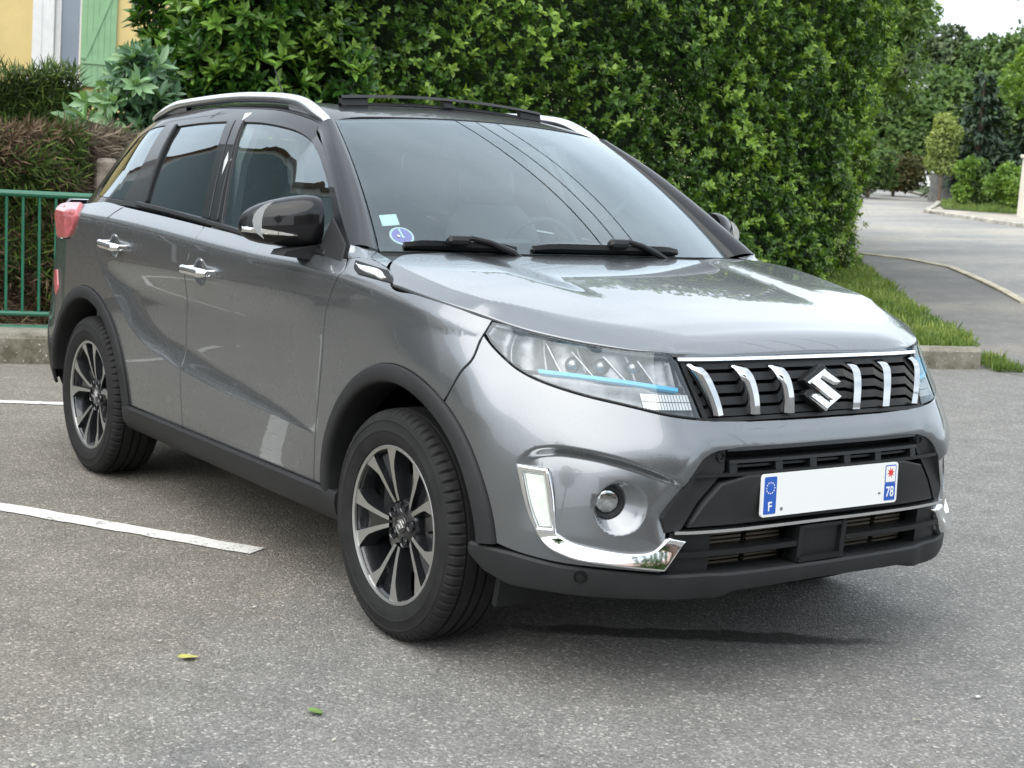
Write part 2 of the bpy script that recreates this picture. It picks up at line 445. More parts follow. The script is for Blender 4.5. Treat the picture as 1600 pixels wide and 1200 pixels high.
def s_at(x, z, lo=.35, hi=None):
    """s on the body surface where x is reached (right side)"""
    x = np.atleast_1d(np.asarray(x, float)); z = np.broadcast_to(np.asarray(z, float), x.shape)
    a = np.full(x.shape, lo); b = np.full(x.shape, SMAX-.35 if hi is None else hi)
    for _ in range(40):
        c = (a+b)/2; g = M0(c, z)[:,0] > x
        a = np.where(g, c, a); b = np.where(g, b, c)
    return (a+b)/2
def cbox(b, s0, s1, z0, z1, o0, o1, ns=10, f=None, lean=0.):
    """a box bent along the body surface: s and z range, offsets o0 (inner) .. o1 (outer); appended to MB b"""
    ss = np.linspace(s0, s1, ns+1); V = []; F = []
    nm = -Nrm(M0, ss, np.full(ss.shape, .5), 4e-3); nm[:,2] = 0; nm /= np.linalg.norm(nm,axis=1,keepdims=True)
    for i, s in enumerate(ss):
        for z, o in ((z0,o0),(z0,o1),(z1,o1+lean),(z1,o0)):
            V.append(M0(s, z)[0]+nm[i]*o)
    for i in range(ns):
        for k in range(4): F.append((i*4+k, i*4+(k+1)%4, (i+1)*4+(k+1)%4, (i+1)*4+k))
    F += [(0,1,2,3), tuple(ns*4+k for k in (3,2,1,0))]
    return b.add(V, F)
# ================================================================ SETTING
CX, CY = 3.4987, -2.9711
FD = np.array([math.cos(_yaw), math.sin(_yaw)]); RD = np.array([math.sin(_yaw), -math.cos(_yaw)])
def gz(D):
    D = np.asarray(D, float); t = np.maximum(D-11, 0)
    return np.where(t < 4, .005*t*t, .08+.04*(t-4))-np.where(D > 55, .02*(D-55), 0)
def DL(D, L, z=None):
    """street coordinates: D metres up the street, L metres to the right, height above the ground when z is None -> 0"""
    D = np.asarray(D, float); L = np.asarray(L, float)
    x = CX+D*FD[0]+L*RD[0]; y = CY+D*FD[1]+L*RD[1]
    return np.stack([x, y, gz(D)+(0 if z is None else z)], -1)
rng = np.random.default_rng(7)
# ---- materials
def asphalt_mat(name, base, light, warm=0., stain=False, scale=150., coarse=1.):
    m = bpy.data.materials.new(name); m.use_nodes = True; b = NB(m); p = m.node_tree.nodes['Principled BSDF']; P = b.pos()
    v = b.n('ShaderNodeTexVoronoi', {'Vector': P, 'Scale': scale, 'Randomness': 1.}); v2 = b.n('ShaderNodeTexVoronoi', {'Vector': P, 'Scale': scale*2.3})
    cs = b.n('ShaderNodeSeparateColor', {0: v.outputs['Color']}); c2 = b.n('ShaderNodeSeparateColor', {0: v2.outputs['Color']})
    d = tuple(base*q for q in (.52,.505,.47)); md = (base*1.02, base, base*.95); l1 = (light*.62, light*.60, light*.56); l2 = (light*1.05, light*1.0, light*.92)
    col = b.ramp(cs.outputs[0], [(.0, d), (.30, (base*.78, base*.75, base*.70)), (.62, md), (.84, (base*1.35, base*1.31, base*1.22)), (.93, l1), (1., l2)])
    colb = b.ramp(c2.outputs[1], [(.0, d), (.5, md), (.90, (base*1.25,)*3), (1., l1)])
    col = b.mix(.42, col, colb)
    big = b.noise(.55, 5, P, .62); med = b.noise(4.5, 5, P, .65)
    col = b.mix(b.ramp(big, [(.35, 0.), (.68, .55)]), col, b.n('ShaderNodeMix', {0: 1., 6: col, 7: (1.20,1.18,1.13,1)}, data_type='RGBA', blend_type='MULTIPLY').outputs[2])
    col = b.n('ShaderNodeMix', {0: .55, 6: col, 7: b.ramp(med, [(.3, (.72,.72,.72)), (.7, (1.22,1.22,1.22))])}, data_type='RGBA', blend_type='MULTIPLY').outputs[2]
    if not stain:
        sx_ = b.n('ShaderNodeMapping', {0: P, 2: (0,0,_yaw), 3: (.55,.12,.3)})
        col = b.n('ShaderNodeMix', {0: 1., 6: col, 7: b.ramp(b.noise(1.6, 3, sx_.outputs[0], .5), [(.36, (.80,.80,.82)), (.5, (1.,1.,1.)), (.64, (1.22,1.17,1.08))])}, data_type='RGBA', blend_type='MULTIPLY').outputs[2]
    rough = .86
    if stain:
        # a damp streak ahead of the car's nose and the browner, older patch of surfacing by the bay line
        sp = b.n('ShaderNodeSeparateXYZ', {0: P}); wob = b.math('MULTIPLY_ADD', b.noise(6., 5, P), .22, -.11)
        ux = b.math('ADD', b.math('MULTIPLY', b.math('SUBTRACT', sp.outputs[0], .36), .55), b.math('MULTIPLY', b.math('SUBTRACT', sp.outputs[1], -.03), .835))
        uy = b.math('ADD', b.math('MULTIPLY', b.math('SUBTRACT', sp.outputs[0], .36), -.835), b.math('MULTIPLY', b.math('SUBTRACT', sp.outputs[1], -.03), .55))
        e = b.math('ADD', b.math('POWER', b.math('ABSOLUTE', b.math('DIVIDE', ux, .62)), 2.), b.math('POWER', b.math('ABSOLUTE', b.math('DIVIDE', b.math('ADD', uy, b.math('MULTIPLY', wob, .45)), .065)), 2.))
        e = b.math('ADD', e, b.math('MULTIPLY', wob, 3.))
        st = b.ramp(e, [(.45, 1.0), (1.15, 0.)])
        col = b.mix(st, col, b.n('ShaderNodeMix', {0: 1., 6: col, 7: (.24,.24,.235,1)}, data_type='RGBA', blend_type='MULTIPLY').outputs[2])
        # older patch: left of a wandering joint
        j = b.math('ADD', b.math('ADD', b.math('MULTIPLY', sp.outputs[0], -.42), b.math('MULTIPLY', sp.outputs[1], -.30)), b.math('MULTIPLY', wob, 1.6))
        old = b.ramp(b.math('ADD', j, -.30), [(.0, 0.), (.28, 1.)])
        col = b.mix(b.math('MULTIPLY', old, .75), col, b.n('ShaderNodeMix', {0: 1., 6: col, 7: (1.0,.93,.80,1)}, data_type='RGBA', blend_type='MULTIPLY').outputs[2])
    b.L(col, p.inputs['Base Color']); p.inputs['Roughness'].default_value = rough; p.inputs['Specular IOR Level'].default_value = .35
    h = b.math('ADD', b.math('MULTIPLY', v.outputs['Distance'], -1.2), b.math('MULTIPLY', v2.outputs['Distance'], -.5))
    q = b.n('ShaderNodeBump', {'Height': h, 'Strength': .8*coarse, 'Distance': .004}); b.L(q.outputs[0], p.inputs['Normal'])
    return m
ASPH = asphalt_mat('parking_asphalt', .176, .50, stain=True, scale=136.)
PATHM = asphalt_mat('path_asphalt', .175, .42, scale=170.)
ROADM = asphalt_mat('road_asphalt', .26, .55, scale=120., coarse=.7)
def paint_line_mat():
    m = bpy.data.materials.new('worn_white_paint'); m.use_nodes = True; b = NB(m); p = m.node_tree.nodes['Principled BSDF']; P = b.pos()
    v = b.n('ShaderNodeTexVoronoi', {'Vector': P, 'Scale': 150.}); cs = b.n('ShaderNodeSeparateColor', {0: v.outputs['Color']})
    w = b.math('ADD', b.math('MULTIPLY', b.noise(9., 6, P, .7), 1.0), b.math('MULTIPLY', cs.outputs[0], .35))
    col = b.ramp(w, [(.44, (.14,.137,.13)), (.50, (.50,.49,.45)), (.62, (.62,.61,.57)), (.9, (.70,.69,.65))])
    b.L(col, p.inputs['Base Color']); p.inputs['Roughness'].default_value = .8
    q = b.n('ShaderNodeBump', {'Height': b.math('MULTIPLY', v.outputs['Distance'], -1.), 'Strength': .6, 'Distance': .003}); b.L(q.outputs[0], p.inputs['Normal'])
    return m
LINE = paint_line_mat()
CONC = mat('weathered_concrete', (.36,.34,.29), .9, var=.42, var_scale=5, bump=.5, bump_scale=45)
def stained_concrete():
    m = mat('mossy_concrete', (.30,.28,.22), .92); b = NB(m); p = m.node_tree.nodes['Principled BSDF']; P = b.pos()
    col = b.mix(b.ramp(b.noise(3.5, 7, P, .7), [(.40, 0.), (.60, 1.)]), (.23,.215,.17,1), (.085,.075,.048,1))
    sp = b.ramp(b.noise(60., 2, P), [(.66, 0.), (.72, .8)])
    b.L(b.mix(sp, col, (.55,.54,.50,1)), p.inputs['Base Color'])
    q = b.n('ShaderNodeBump', {'Height': b.noise(40., 5, P, .7), 'Strength': .6, 'Distance': .01}); b.L(q.outputs[0], p.inputs['Normal'])
    return m
MOSSY = stained_concrete()
SOIL = mat('soil_and_litter', (.085,.062,.042), .95, var=.6, var_scale=18, bump=.8, bump_scale=40)
TURF = mat('turf_base', (.060,.085,.022), .95, var=.5, var_scale=7, bump=.7, bump_scale=60)
# ---- ground: one sheet to the horizon, rising gently up the street
def sheet(name, Ds, Ls, m, z=0., fn=None):
    D, L = np.meshgrid(Ds, Ls, indexing='ij'); P = DL(D, L, z)
    if fn is not None: P[...,2] = P[...,2]+fn(D, L)
    V, F = grid_data(P, flip=True); return mesh_obj(name, V, F, m)
def poly_sheet(name, pts, m, z, step=.5, group=None):
    """flat polygon in street coordinates draped on the ground"""
    o = np.array(pts, float); V, F, N = panel_data(loop(*[[tuple(o[i]), tuple(o[(i+1) % len(o)])] for i in range(len(o))], step=step), lambda d, l: DL(d, l, z), sgn=-1, step=step, gap=0, er=0, depth=.001)
    return mesh_obj(name, V, F, m, N=N)
far = lambda D, L: 26*sst(95, 230, np.hypot(D, L))*sst(0,60,D)
Ds = np.concatenate([np.arange(-60,-6,6.), np.arange(-6,10,4.), np.arange(10,16,.5), np.arange(16,60,2.), np.arange(60,200,10.), np.arange(200,700,50.)])
Ls = np.concatenate([np.arange(-300,-60,40.), np.arange(-60,61,5.), np.arange(80,301,40.)])
tag(sheet('ground', Ds, Ls, ASPH, 0., None), kind='structure')
# road and path up the right-hand side
road = [(17.4,40.),(17.2,9.),(17.62,6.05),(20.69,6.36),(22.4,6.45),(23.3,6.2),(24.3,5.2),(26.,4.),(34.,4.),(41.,6.),(50.,9.5),(58.,9.5),(56.,14.),(48.,13.2),(42.9,11.7),(39.4,10.5),(36.65,11.15),(34.1,11.6),(30.,14.),(26.,40.)]
tag(poly_sheet('road', road, ROADM, .006, .8), kind='structure')
path = [(11.9,3.80),(12.67,4.02),(14.47,4.16),(17.22,4.40),(20.76,4.78),(24.,5.3),(23.3,6.12),(22.4,6.36),(20.69,6.27),(17.62,5.96),(14.,5.6),(9.,5.4),(6.,9.),(6.,40.),(17.,40.),(17.,9.),(17.5,6.0),(14.,5.7)][:12]
tag(poly_sheet('footpath', path, PATHM, .004, .5), kind='structure')
verge_far = [(34.1,11.75),(36.65,11.3),(39.4,10.65),(42.9,11.9),(48.,13.5),(56.,14.2),(58.,40.),(26.4,40.),(30.3,14.2)]
tag(poly_sheet('far_pavement', verge_far, mat('pale_pavement', (.34,.31,.26), .9, var=.3, var_scale=2), .05, 1.), kind='structure')
tag(poly_sheet('far_lawn', [(41.,11.5),(43.2,12.0),(49.,13.6),(57.,14.6),(60.,50.),(41.2,50.),(40.4,14.6)], TURF, .07, 1.5), kind='structure')
tag(poly_sheet('field_beyond', [(58.,-2.),(58.,60.),(130.,90.),(130.,-10.)], TURF, .05, 6.), kind='structure')
def kerb_run(name, pts, w, h, m, label, group=None, n_join=None, cat='kerb'):
    """kerb made of separate stones along a polyline in street coordinates"""
    root = empty(name, tuple(DL(*pts[0]))); root['label'] = label; root['category'] = cat
    if group: root['group'] = group
    A = np.array(pts, float); seg = np.hypot(*np.diff(A,axis=0).T); tot = seg.sum(); cum = np.concatenate([[0],np.cumsum(seg)]); n = max(1, int(tot/(n_join or 1.)))
    for k in range(n):
        a = tot*k/n; c = tot*(k+1)/n-.008
        pa = np.array([np.interp(a, cum, A[:,i]) for i in (0,1)]); pc = np.array([np.interp(c, cum, A[:,i]) for i in (0,1)])
        d = (pc-pa)/np.linalg.norm(pc-pa); nn = np.array([-d[1], d[0]])
        b = MB(); ring = []
        for q in (pa, pc):
            for o, z in ((-w/2,-.10),(-w/2,h*.82),(-w/2+.2*w,h),(w/2-.08*w,h),(w/2,h-.012),(w/2,-.10)):
                e = q+nn*o; ring.append(tuple(DL(e[0], e[1], z+.004*math.sin(k*7.3))-np.array(root.location)))
        m6 = 6; F = [(i, (i+1)%m6, m6+(i+1)%m6, m6+i) for i in range(m6)]+[tuple(range(m6))[::-1], tuple(range(m6,12))]
        b.add(ring, F); b.build('kerb_stone', m, root, angle=20)
    return root
kerb_run('stone_kerb', [(11.95,3.72),(11.3,1.6),(10.4,-1.0),(9.75,-2.6)], .14, .17, MOSSY, 'low mossy concrete kerb ending beside the grass verge right of the car', n_join=1.1)
kerb_run('edging_strip', [(17.62,6.0),(19.,6.18),(20.69,6.32),(22.4,6.42),(23.2,6.2),(24.2,5.3)], .11, .035, mat('pale_edging_stone', (.42,.38,.29), .9, var=.3, var_scale=4), 'thin pale edging strip between footpath and road', n_join=1.)
kerb_run('far_kerb', [(30.,14.),(34.1,11.68),(36.65,11.22),(39.4,10.58),(42.9,11.8),(48.,13.35)], .16, .10, CONC, 'far concrete kerb on the opposite side of the road bend', n_join=2.)
# grass verge behind the kerb
verge = [(11.98,3.68),(12.67,3.98),(14.47,4.12),(17.22,4.36),(20.76,4.74),(26.,5.6),(26.,3.),(18.,-1.),(12.,-4.5),(9.9,-2.6),(10.5,-1.0),(11.4,1.6)]
tag(poly_sheet('verge_soil', verge, TURF, .12, .35), kind='structure')
tag(poly_sheet('garden_ground', [(10.2,-3.2),(13.,-1.),(20.,3.),(30.,5.),(30.,-40.),(8.9,-40.),(8.9,-5.0),(9.5,-3.2)], SOIL, .10, 1.2), kind='structure')
# ---- bay lines
def strip(name, a, c, w, label, group='painted bay lines'):
    a = np.array(a); c = np.array(c); d = (c-a)/np.linalg.norm(c-a); n = np.array([-d[1], d[0]]); k = int(np.linalg.norm(c-a)/.05); rows = []
    rg = np.random.default_rng(3)
    for t in np.linspace(0,1,k+1):
        q = a+(c-a)*t; e0, e1 = rg.normal(0,.0035,2); rows.append([tuple(q+n*(w/2+e0))+(.004,), tuple(q-n*(w/2+e1))+(.004,)])
    V, F = grid_data(np.array(rows), flip=True); o = mesh_obj(name, V, F, LINE); tag(o, label, 'road marking', group); return o
strip('bay_line', (-5.6,-3.52), (-1.02,-.778), .098, 'worn white bay line beside the car, ending near its sill')
strip('bay_line', (-5.35,-2.55), (-3.35,1.40), .085, 'thin white bay line running behind the rear wheel')
strip('road_line', tuple(DL(20.4,6.7)[:2]), tuple(DL(18.4,7.6)[:2]), .15, 'short white painted line on the road at the right edge', 'road paint').location.z = float(gz(19.6))+.012
# ================================================================ FOLIAGE TOOLS
def leaf_mat(name, dark, mid, light, rough=.38, trans=.22, spec=.45):
    m = bpy.data.materials.new(name); m.use_nodes = True; t = m.node_tree; b = NB(m); p = t.nodes['Principled BSDF']; o = t.nodes['Material Output']
    a = b.n('ShaderNodeAttribute', attribute_name='tone').outputs['Fac']
    col = b.ramp(a, [(.0, dark), (.45, mid), (.80, light), (1., tuple(min(1, c*1.25) for c in light))])
    b.L(col, p.inputs['Base Color']); p.inputs['Roughness'].default_value = rough; p.inputs['Specular IOR Level'].default_value = spec
    tr = b.n('ShaderNodeBsdfTranslucent', {'Color': b.n('ShaderNodeMix', {0: 1., 6: col, 7: (1.3,1.35,.5,1)}, data_type='RGBA', blend_type='MULTIPLY').outputs[2]})
    ms = b.n('ShaderNodeMixShader', {0: trans, 1: p.outputs[0], 2: tr.outputs[0]}); b.L(ms.outputs[0], o.inputs[0])
    return m
def unit(v): return v/np.maximum(np.linalg.norm(v, axis=-1, keepdims=True), 1e-9)
def leaves(name, C, Dr, Up, ln, wd, tone, m, parent, six=True, fold=.18, droop=.15):
    """one mesh of many leaves: C base points, Dr axis, Up face normal hint"""
    n = len(C); Dr = unit(Dr); S = unit(np.cross(Dr, Up)); U = unit(np.cross(S, Dr))
    ln = np.broadcast_to(ln, n)[:,None]; wd = np.broadcast_to(wd, n)[:,None]
    if six:
        prof = [(0,0,0),(.30,-.43,1),(.68,-.42,1),(1,0,0),(.68,.42,1),(.30,.43,1)]; fc = np.array([(0,1,2,3),(0,3,4,5)])
    else:
        prof = [(0,0,0),(.5,-.5,1),(1,0,0),(.5,.5,1)]; fc = np.array([(0,1,2,3)])
    V = np.stack([C+Dr*ln*a+S*wd*b_+U*(wd*fold*c_-ln*droop*a*a) for a, b_, c_ in prof], 1)
    k = len(prof); F = (fc[None]+(np.arange(n)*k)[:,None,None]).reshape(-1, fc.shape[1])
    me = bpy.data.meshes.new(name); me.vertices.add(n*k); me.vertices.foreach_set('co', V.reshape(-1).astype(np.float32))
    me.loops.add(F.size); me.loops.foreach_set('vertex_index', F.reshape(-1).astype(np.int32))
    me.polygons.add(len(F)); me.polygons.foreach_set('loop_start', (np.arange(len(F))*F.shape[1]).astype(np.int32))
    at_ = me.attributes.new('tone', 'FLOAT', 'POINT'); at_.data.foreach_set('value', np.repeat(np.clip(tone,0,1), k).astype(np.float32))
    me.materials.append(m); me.update(calc_edges=True); me.validate()
    o = bpy.data.objects.new(name, me); COL.objects.link(o)
    if parent: o.parent = parent
    return o
def vnoise(P, s, seed=0):
    """cheap smooth value noise from sines"""
    r = np.random.default_rng(seed); out = 0
    for k in range(5):
        w = r.normal(0,1,P.shape[-1])*s*(1.+.6*k); out = out+np.sin(P@w+r.uniform(0,6.28))/(1+.5*k)
    return out/2.6
def rosettes(C, N, nl, spread, rg, upb=.35):
    """leaves fanned round twig tips C pointing N"""
    n = len(C); T = unit(N); A = unit(np.cross(T, rg.normal(size=(n,3)))); B = np.cross(T, A)
    out = []
    ph = rg.uniform(0, 6.28, (n,1))+np.arange(nl)[None]*2.4+rg.normal(0,.25,(n,nl)); sp = spread*(.45+.75*np.arange(nl)/nl)[None]+rg.normal(0,.12,(n,nl))
    dr = T[:,None]*np.cos(sp)[...,None]+(A[:,None]*np.cos(ph)[...,None]+B[:,None]*np.sin(ph)[...,None])*np.sin(sp)[...,None]
    up = T[:,None]*np.sin(sp)[...,None]-(A[:,None]*np.cos(ph)[...,None]+B[:,None]*np.sin(ph)[...,None])*np.cos(sp)[...,None]*.9+np.array([0,0,upb])
    base = C[:,None]-T[:,None]*(np.arange(nl)/nl*.05)[None,:,None]
    return base.reshape(-1,3), dr.reshape(-1,3), up.reshape(-1,3)
# ================================================================ BOUNDARY: HEDGES, RAILING, HOUSE
BARK = mat('bark', (.11,.085,.06), .9, var=.4, var_scale=15, bump=.6, bump_scale=40)
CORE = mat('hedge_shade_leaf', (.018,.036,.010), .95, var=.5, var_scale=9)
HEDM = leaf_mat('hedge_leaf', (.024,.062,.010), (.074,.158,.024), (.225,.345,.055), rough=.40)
LAUM = leaf_mat('laurel_leaf', (.014,.045,.010), (.045,.125,.022), (.19,.33,.06), rough=.30)
BERRY = mat('pale_berry_buds', (.42,.44,.20), .5)
def wall_path(pts):
    A = np.array(pts, float); seg = np.hypot(*np.diff(A,axis=0).T); cum = np.concatenate([[0], np.cumsum(seg)])
    def f(t):
        d = np.interp(t, cum, A[:,0]); l = np.interp(t, cum, A[:,1])
        d2 = np.interp(t+.3, cum, A[:,0])-np.interp(t-.3, cum, A[:,0]); l2 = np.interp(t+.3, cum, A[:,1])-np.interp(t-.3, cum, A[:,1]); q = np.hypot(d2, l2)+1e-9
        return d, l, -l2/q, d2/q    # outward normal points to the near/right side
    return f, float(cum[-1])
def hedge(name, pts, h, z0, m, n_tip, nl, ln, wd, label, rg, sgn=1, bump=.22, depth=.55, top=True, tipfrac=.16, tone0=.38, core=True, stems=True, group=None, lean=0.):
    f, T = wall_path(pts); root = empty(name, tuple(DL(pts[0][0], pts[0][1]))); loc = np.array(root.location); root['label'] = label; root['category'] = 'hedge'
    if group: root['group'] = group
    t = rg.uniform(0, T, n_tip); z = z0+rg.uniform(0, 1, n_tip)**.95*(h-z0)
    d, l, nd, nl_ = f(t); nd, nl_ = nd*sgn, nl_*sgn
    Q = np.stack([t, z], 1); bmp = bump*vnoise(Q, 1.4, 3)+.5*bump*vnoise(Q, 4.0, 5)
    dep = rg.exponential(.12, n_tip)*(depth/.5); dep = np.minimum(dep, depth); tip = rg.uniform(size=n_tip) < tipfrac
    off = bmp-dep+np.where(tip, rg.uniform(0,.14,n_tip), 0)
    off += lean*np.maximum(0, z-.8)
    off -= .35*sst(h-.5, h, z)*rg.uniform(.2,1,n_tip)
    P = DL(d+nd*off, l+nl_*off, z)-loc
    N = np.stack([nd*FD[0]+nl_*RD[0], nd*FD[1]+nl_*RD[1], np.zeros(n_tip)], 1)
    N = unit(N*.8+np.array([0,0,.75])*(.4+.6*rg.uniform(size=(n_tip,1)))+rg.normal(0,.35,(n_tip,3)))
    C, Dr, Up = rosettes(P, N, nl, 1.15, rg)
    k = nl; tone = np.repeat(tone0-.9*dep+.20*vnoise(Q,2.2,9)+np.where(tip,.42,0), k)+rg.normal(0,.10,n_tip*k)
    L_ = ln*rg.uniform(.65,1.15,n_tip*k)*np.repeat(np.where(tip,1.05,1.),k)
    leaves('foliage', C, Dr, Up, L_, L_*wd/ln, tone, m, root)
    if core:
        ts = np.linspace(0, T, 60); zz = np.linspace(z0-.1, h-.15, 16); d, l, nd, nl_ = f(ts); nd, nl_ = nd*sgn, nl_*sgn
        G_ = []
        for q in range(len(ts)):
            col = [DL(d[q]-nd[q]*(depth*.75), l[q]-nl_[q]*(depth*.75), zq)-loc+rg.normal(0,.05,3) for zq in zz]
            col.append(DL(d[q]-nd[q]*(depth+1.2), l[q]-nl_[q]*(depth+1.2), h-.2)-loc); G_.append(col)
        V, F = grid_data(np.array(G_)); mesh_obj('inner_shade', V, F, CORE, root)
    # stems
    for q in (np.arange(.3, T, .55) if stems else []):
        d, l, nd, nl_ = f(q); b = MB(); p0 = DL(d-nd*sgn*(.30+.1*rg.uniform()), l-nl_*sgn*.3, -.05)-loc; p1 = DL(d-nd*sgn*.25, l-nl_*sgn*.25+rg.normal(0,.15), h*.6)-loc
        b.tube([p0, (p0+p1)/2+rg.normal(0,.05,3), p1], [.03,.022,.012], 6); b.build('stem', BARK, root)
    return root
rg = np.random.default_rng(21)
# tall evergreen hedge behind the car: front face, corner, then along the footpath
HP = [(12.4,-2.0),(14.0,.6),(16.3,2.75),(17.9,3.75),(19.4,4.25),(23.,4.75),(29.,5.2)]
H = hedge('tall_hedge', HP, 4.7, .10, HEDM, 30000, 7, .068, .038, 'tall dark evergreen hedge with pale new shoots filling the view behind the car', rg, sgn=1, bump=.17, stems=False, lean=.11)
# pale flower buds scattered over the lower hedge
f, T = wall_path(HP); nb = 1500; t = rg.uniform(2,T*.75,nb); z = rg.uniform(.2,2.4,nb); d, l, nd, nl_ = f(t); o_ = .10+.20*vnoise(np.stack([t,z],1),1.4,3)
keep = vnoise(np.stack([t,z],1),2.6,31) > .15; P = (DL(d+nd*o_, l+nl_*o_, z)-np.array(H.location))[keep]; n = len(P)
Pc = np.repeat(P,5,0)+rg.normal(0,.035,(n*5,3)); sz = rg.uniform(.010,.020,(n*5))
leaves('flower_buds', Pc, rg.normal(size=(n*5,3)), rg.normal(size=(n*5,3)), sz, sz*.9, np.full(n*5,.5), leaf_mat('bud_pale', (.32,.34,.12),(.46,.46,.22),(.6,.58,.3), trans=.1), H, six=False, droop=0)['kind'] = 'stuff'
# laurel at the left, larger leaves
L1 = hedge('laurel_bush', [(13.6,-3.35),(12.7,-3.02),(12.0,-2.6),(12.0,-2.1),(12.6,-1.4)], 3.9, .9, LAUM, 2700, 8, .135, .050, 'glossy laurel bush with long leaves above the roof rail on the left', rg, sgn=1, bump=.25, depth=.7, tipfrac=.22, tone0=.38)
L2 = hedge('pale_laurel_bush', [(12.2,-3.55),(11.5,-3.2),(11.4,-2.95),(11.8,-2.7)], 2.12, 1.2, leaf_mat('pale_laurel_leaf', (.03,.075,.035),(.075,.165,.085),(.20,.33,.17), rough=.35), 230, 8, .15, .055, 'paler grey-green laurel shoots in front of the yellow house', rg, sgn=1, bump=.22, depth=.5, tipfrac=.2, tone0=.5, core=False)
# half-dead conifer hedge behind the railing
def conifer_hedge(name, pts, h, z0, label, cols, rg, n, lean=.5, sgn=1, ln=.16, group=None):
    f, T = wall_path(pts); root = empty(name, tuple(DL(*pts[0]))); loc = np.array(root.location); root['label'] = label; root['category'] = 'hedge'
    t = rg.uniform(0,T,n); z = z0+rg.uniform(0,1,n)*(h-z0)+.10*vnoise(np.stack([t,t],1),3.,4); d, l, nd, nl_ = f(t); nd, nl_ = nd*sgn, nl_*sgn
    off = .18*vnoise(np.stack([t,z],1),2.2,8)-rg.exponential(.10,n); P = DL(d+nd*off, l+nl_*off, z)-loc
    N = np.stack([nd*FD[0]+nl_*RD[0], nd*FD[1]+nl_*RD[1], np.full(n,lean)],1); N = unit(N+rg.normal(0,.4,(n,3)))
    C, Dr, Up = rosettes(P, N, 7, .75, rg, .1); L_ = ln*rg.uniform(.5,1.1,n*7)
    br = vnoise(np.stack([t,z],1),1.5,17)+.35*vnoise(np.stack([t,z],1),5.,19)
    for nm, sel, m in cols(br, z, rg, t):
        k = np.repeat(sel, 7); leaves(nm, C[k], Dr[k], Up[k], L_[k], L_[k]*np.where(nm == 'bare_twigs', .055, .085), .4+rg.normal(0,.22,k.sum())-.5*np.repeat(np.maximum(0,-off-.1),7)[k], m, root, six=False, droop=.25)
    ts = np.linspace(0,T,30); d, l, nd, nl_ = f(ts); nd, nl_ = nd*sgn, nl_*sgn
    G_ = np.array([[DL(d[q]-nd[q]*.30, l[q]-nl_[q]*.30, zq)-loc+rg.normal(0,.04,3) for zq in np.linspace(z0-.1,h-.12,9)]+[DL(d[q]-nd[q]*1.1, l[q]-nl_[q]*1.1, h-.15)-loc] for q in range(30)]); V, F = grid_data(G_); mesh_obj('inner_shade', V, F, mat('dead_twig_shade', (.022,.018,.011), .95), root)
    return root
THG = leaf_mat('conifer_green', (.016,.035,.007),(.060,.110,.018),(.15,.22,.035), rough=.6, trans=.1); THB = leaf_mat('conifer_dead_brown', (.04,.025,.013),(.135,.085,.048),(.25,.175,.11), rough=.8, trans=.05); THT = leaf_mat('conifer_bare_twig', (.05,.040,.028),(.15,.115,.078),(.30,.24,.17), rough=.85, trans=.0)
def brown_mix(br, z, rg, t):
    k = br+rg.normal(0,.30,len(br)); tw = (z > .95)&(t > 2.72)&(k > -.6); return [('green_sprays', (k < .45)&~tw, THG), ('dead_sprays', (k >= .45)&~tw, THB), ('bare_twigs', tw, THT)]
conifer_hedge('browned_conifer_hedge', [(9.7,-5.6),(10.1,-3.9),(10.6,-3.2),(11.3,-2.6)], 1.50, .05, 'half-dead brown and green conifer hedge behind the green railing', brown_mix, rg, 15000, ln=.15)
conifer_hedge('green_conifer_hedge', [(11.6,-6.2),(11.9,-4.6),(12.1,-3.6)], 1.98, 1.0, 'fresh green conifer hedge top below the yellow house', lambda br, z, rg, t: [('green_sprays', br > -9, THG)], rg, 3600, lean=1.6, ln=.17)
# green railing on a low concrete wall
GREEN = mat('railing_green_paint', (.012,.115,.062), .38, coat=.3, var=.18, var_scale=8)
fr_a, fr_b = np.array([9.15,-4.9]), np.array([9.75,-2.55])
rail = tag(empty('green_railing', tuple(DL(*fr_a))), 'green metal railing with thin upright bars at the left edge', 'railing'); rl = np.array(rail.location)
def rp(t, z): q = fr_a+(fr_b-fr_a)*t; return DL(q[0], q[1], z)-rl
lr = float(np.linalg.norm(fr_b-fr_a))
for nm, z, r in (('top_rail',1.055,.022),('bottom_rail',.285,.016),('base_rail',.195,.016)):
    b = MB(); b.tube([rp(0,z), rp(1,z)], r, 10); b.build(nm, GREEN, rail)
for k in range(int(lr/.101)):
    t = (k+.5)*.101/lr; b = MB(); b.tube([rp(t,.285), rp(t,1.045)], .0095, 8); b.build('upright_bar', GREEN, rail)
for t in (.05,.98):
    b = MB(); b.tube([rp(t,.02), rp(t,1.075)], .024, 10); b.build('post', GREEN, rail)
wall = tag(empty('low_wall', tuple(DL(8.95,-5.4))), 'stained low concrete wall under the green railing', 'wall'); wl = np.array(wall.location); b = MB()
for (a, c) in ((np.array([8.62,-5.4]), np.array([9.50,-2.35])),):
    for k in range(3):
        p0 = a+(c-a)*k/3; p1 = a+(c-a)*((k+1)/3-.004); dd = (c-a)/np.linalg.norm(c-a); nn = np.array([-dd[1], dd[0]]); nn = nn if nn[0] > 0 else -nn; ring = []
        for q in (p0, p1):
            for o, z in ((-.02,-.05),(.0,.155),(.02,.172),(.42,.205),(.44,-.05)): e = q+nn*o; ring.append(DL(e[0], e[1], z)-wl)
        b = MB(); b.add(ring, [(i,(i+1)%5,5+(i+1)%5,5+i) for i in range(5)]+[(4,3,2,1,0),(5,6,7,8,9)]); b.build('wall_block', MOSSY, wall, angle=20)
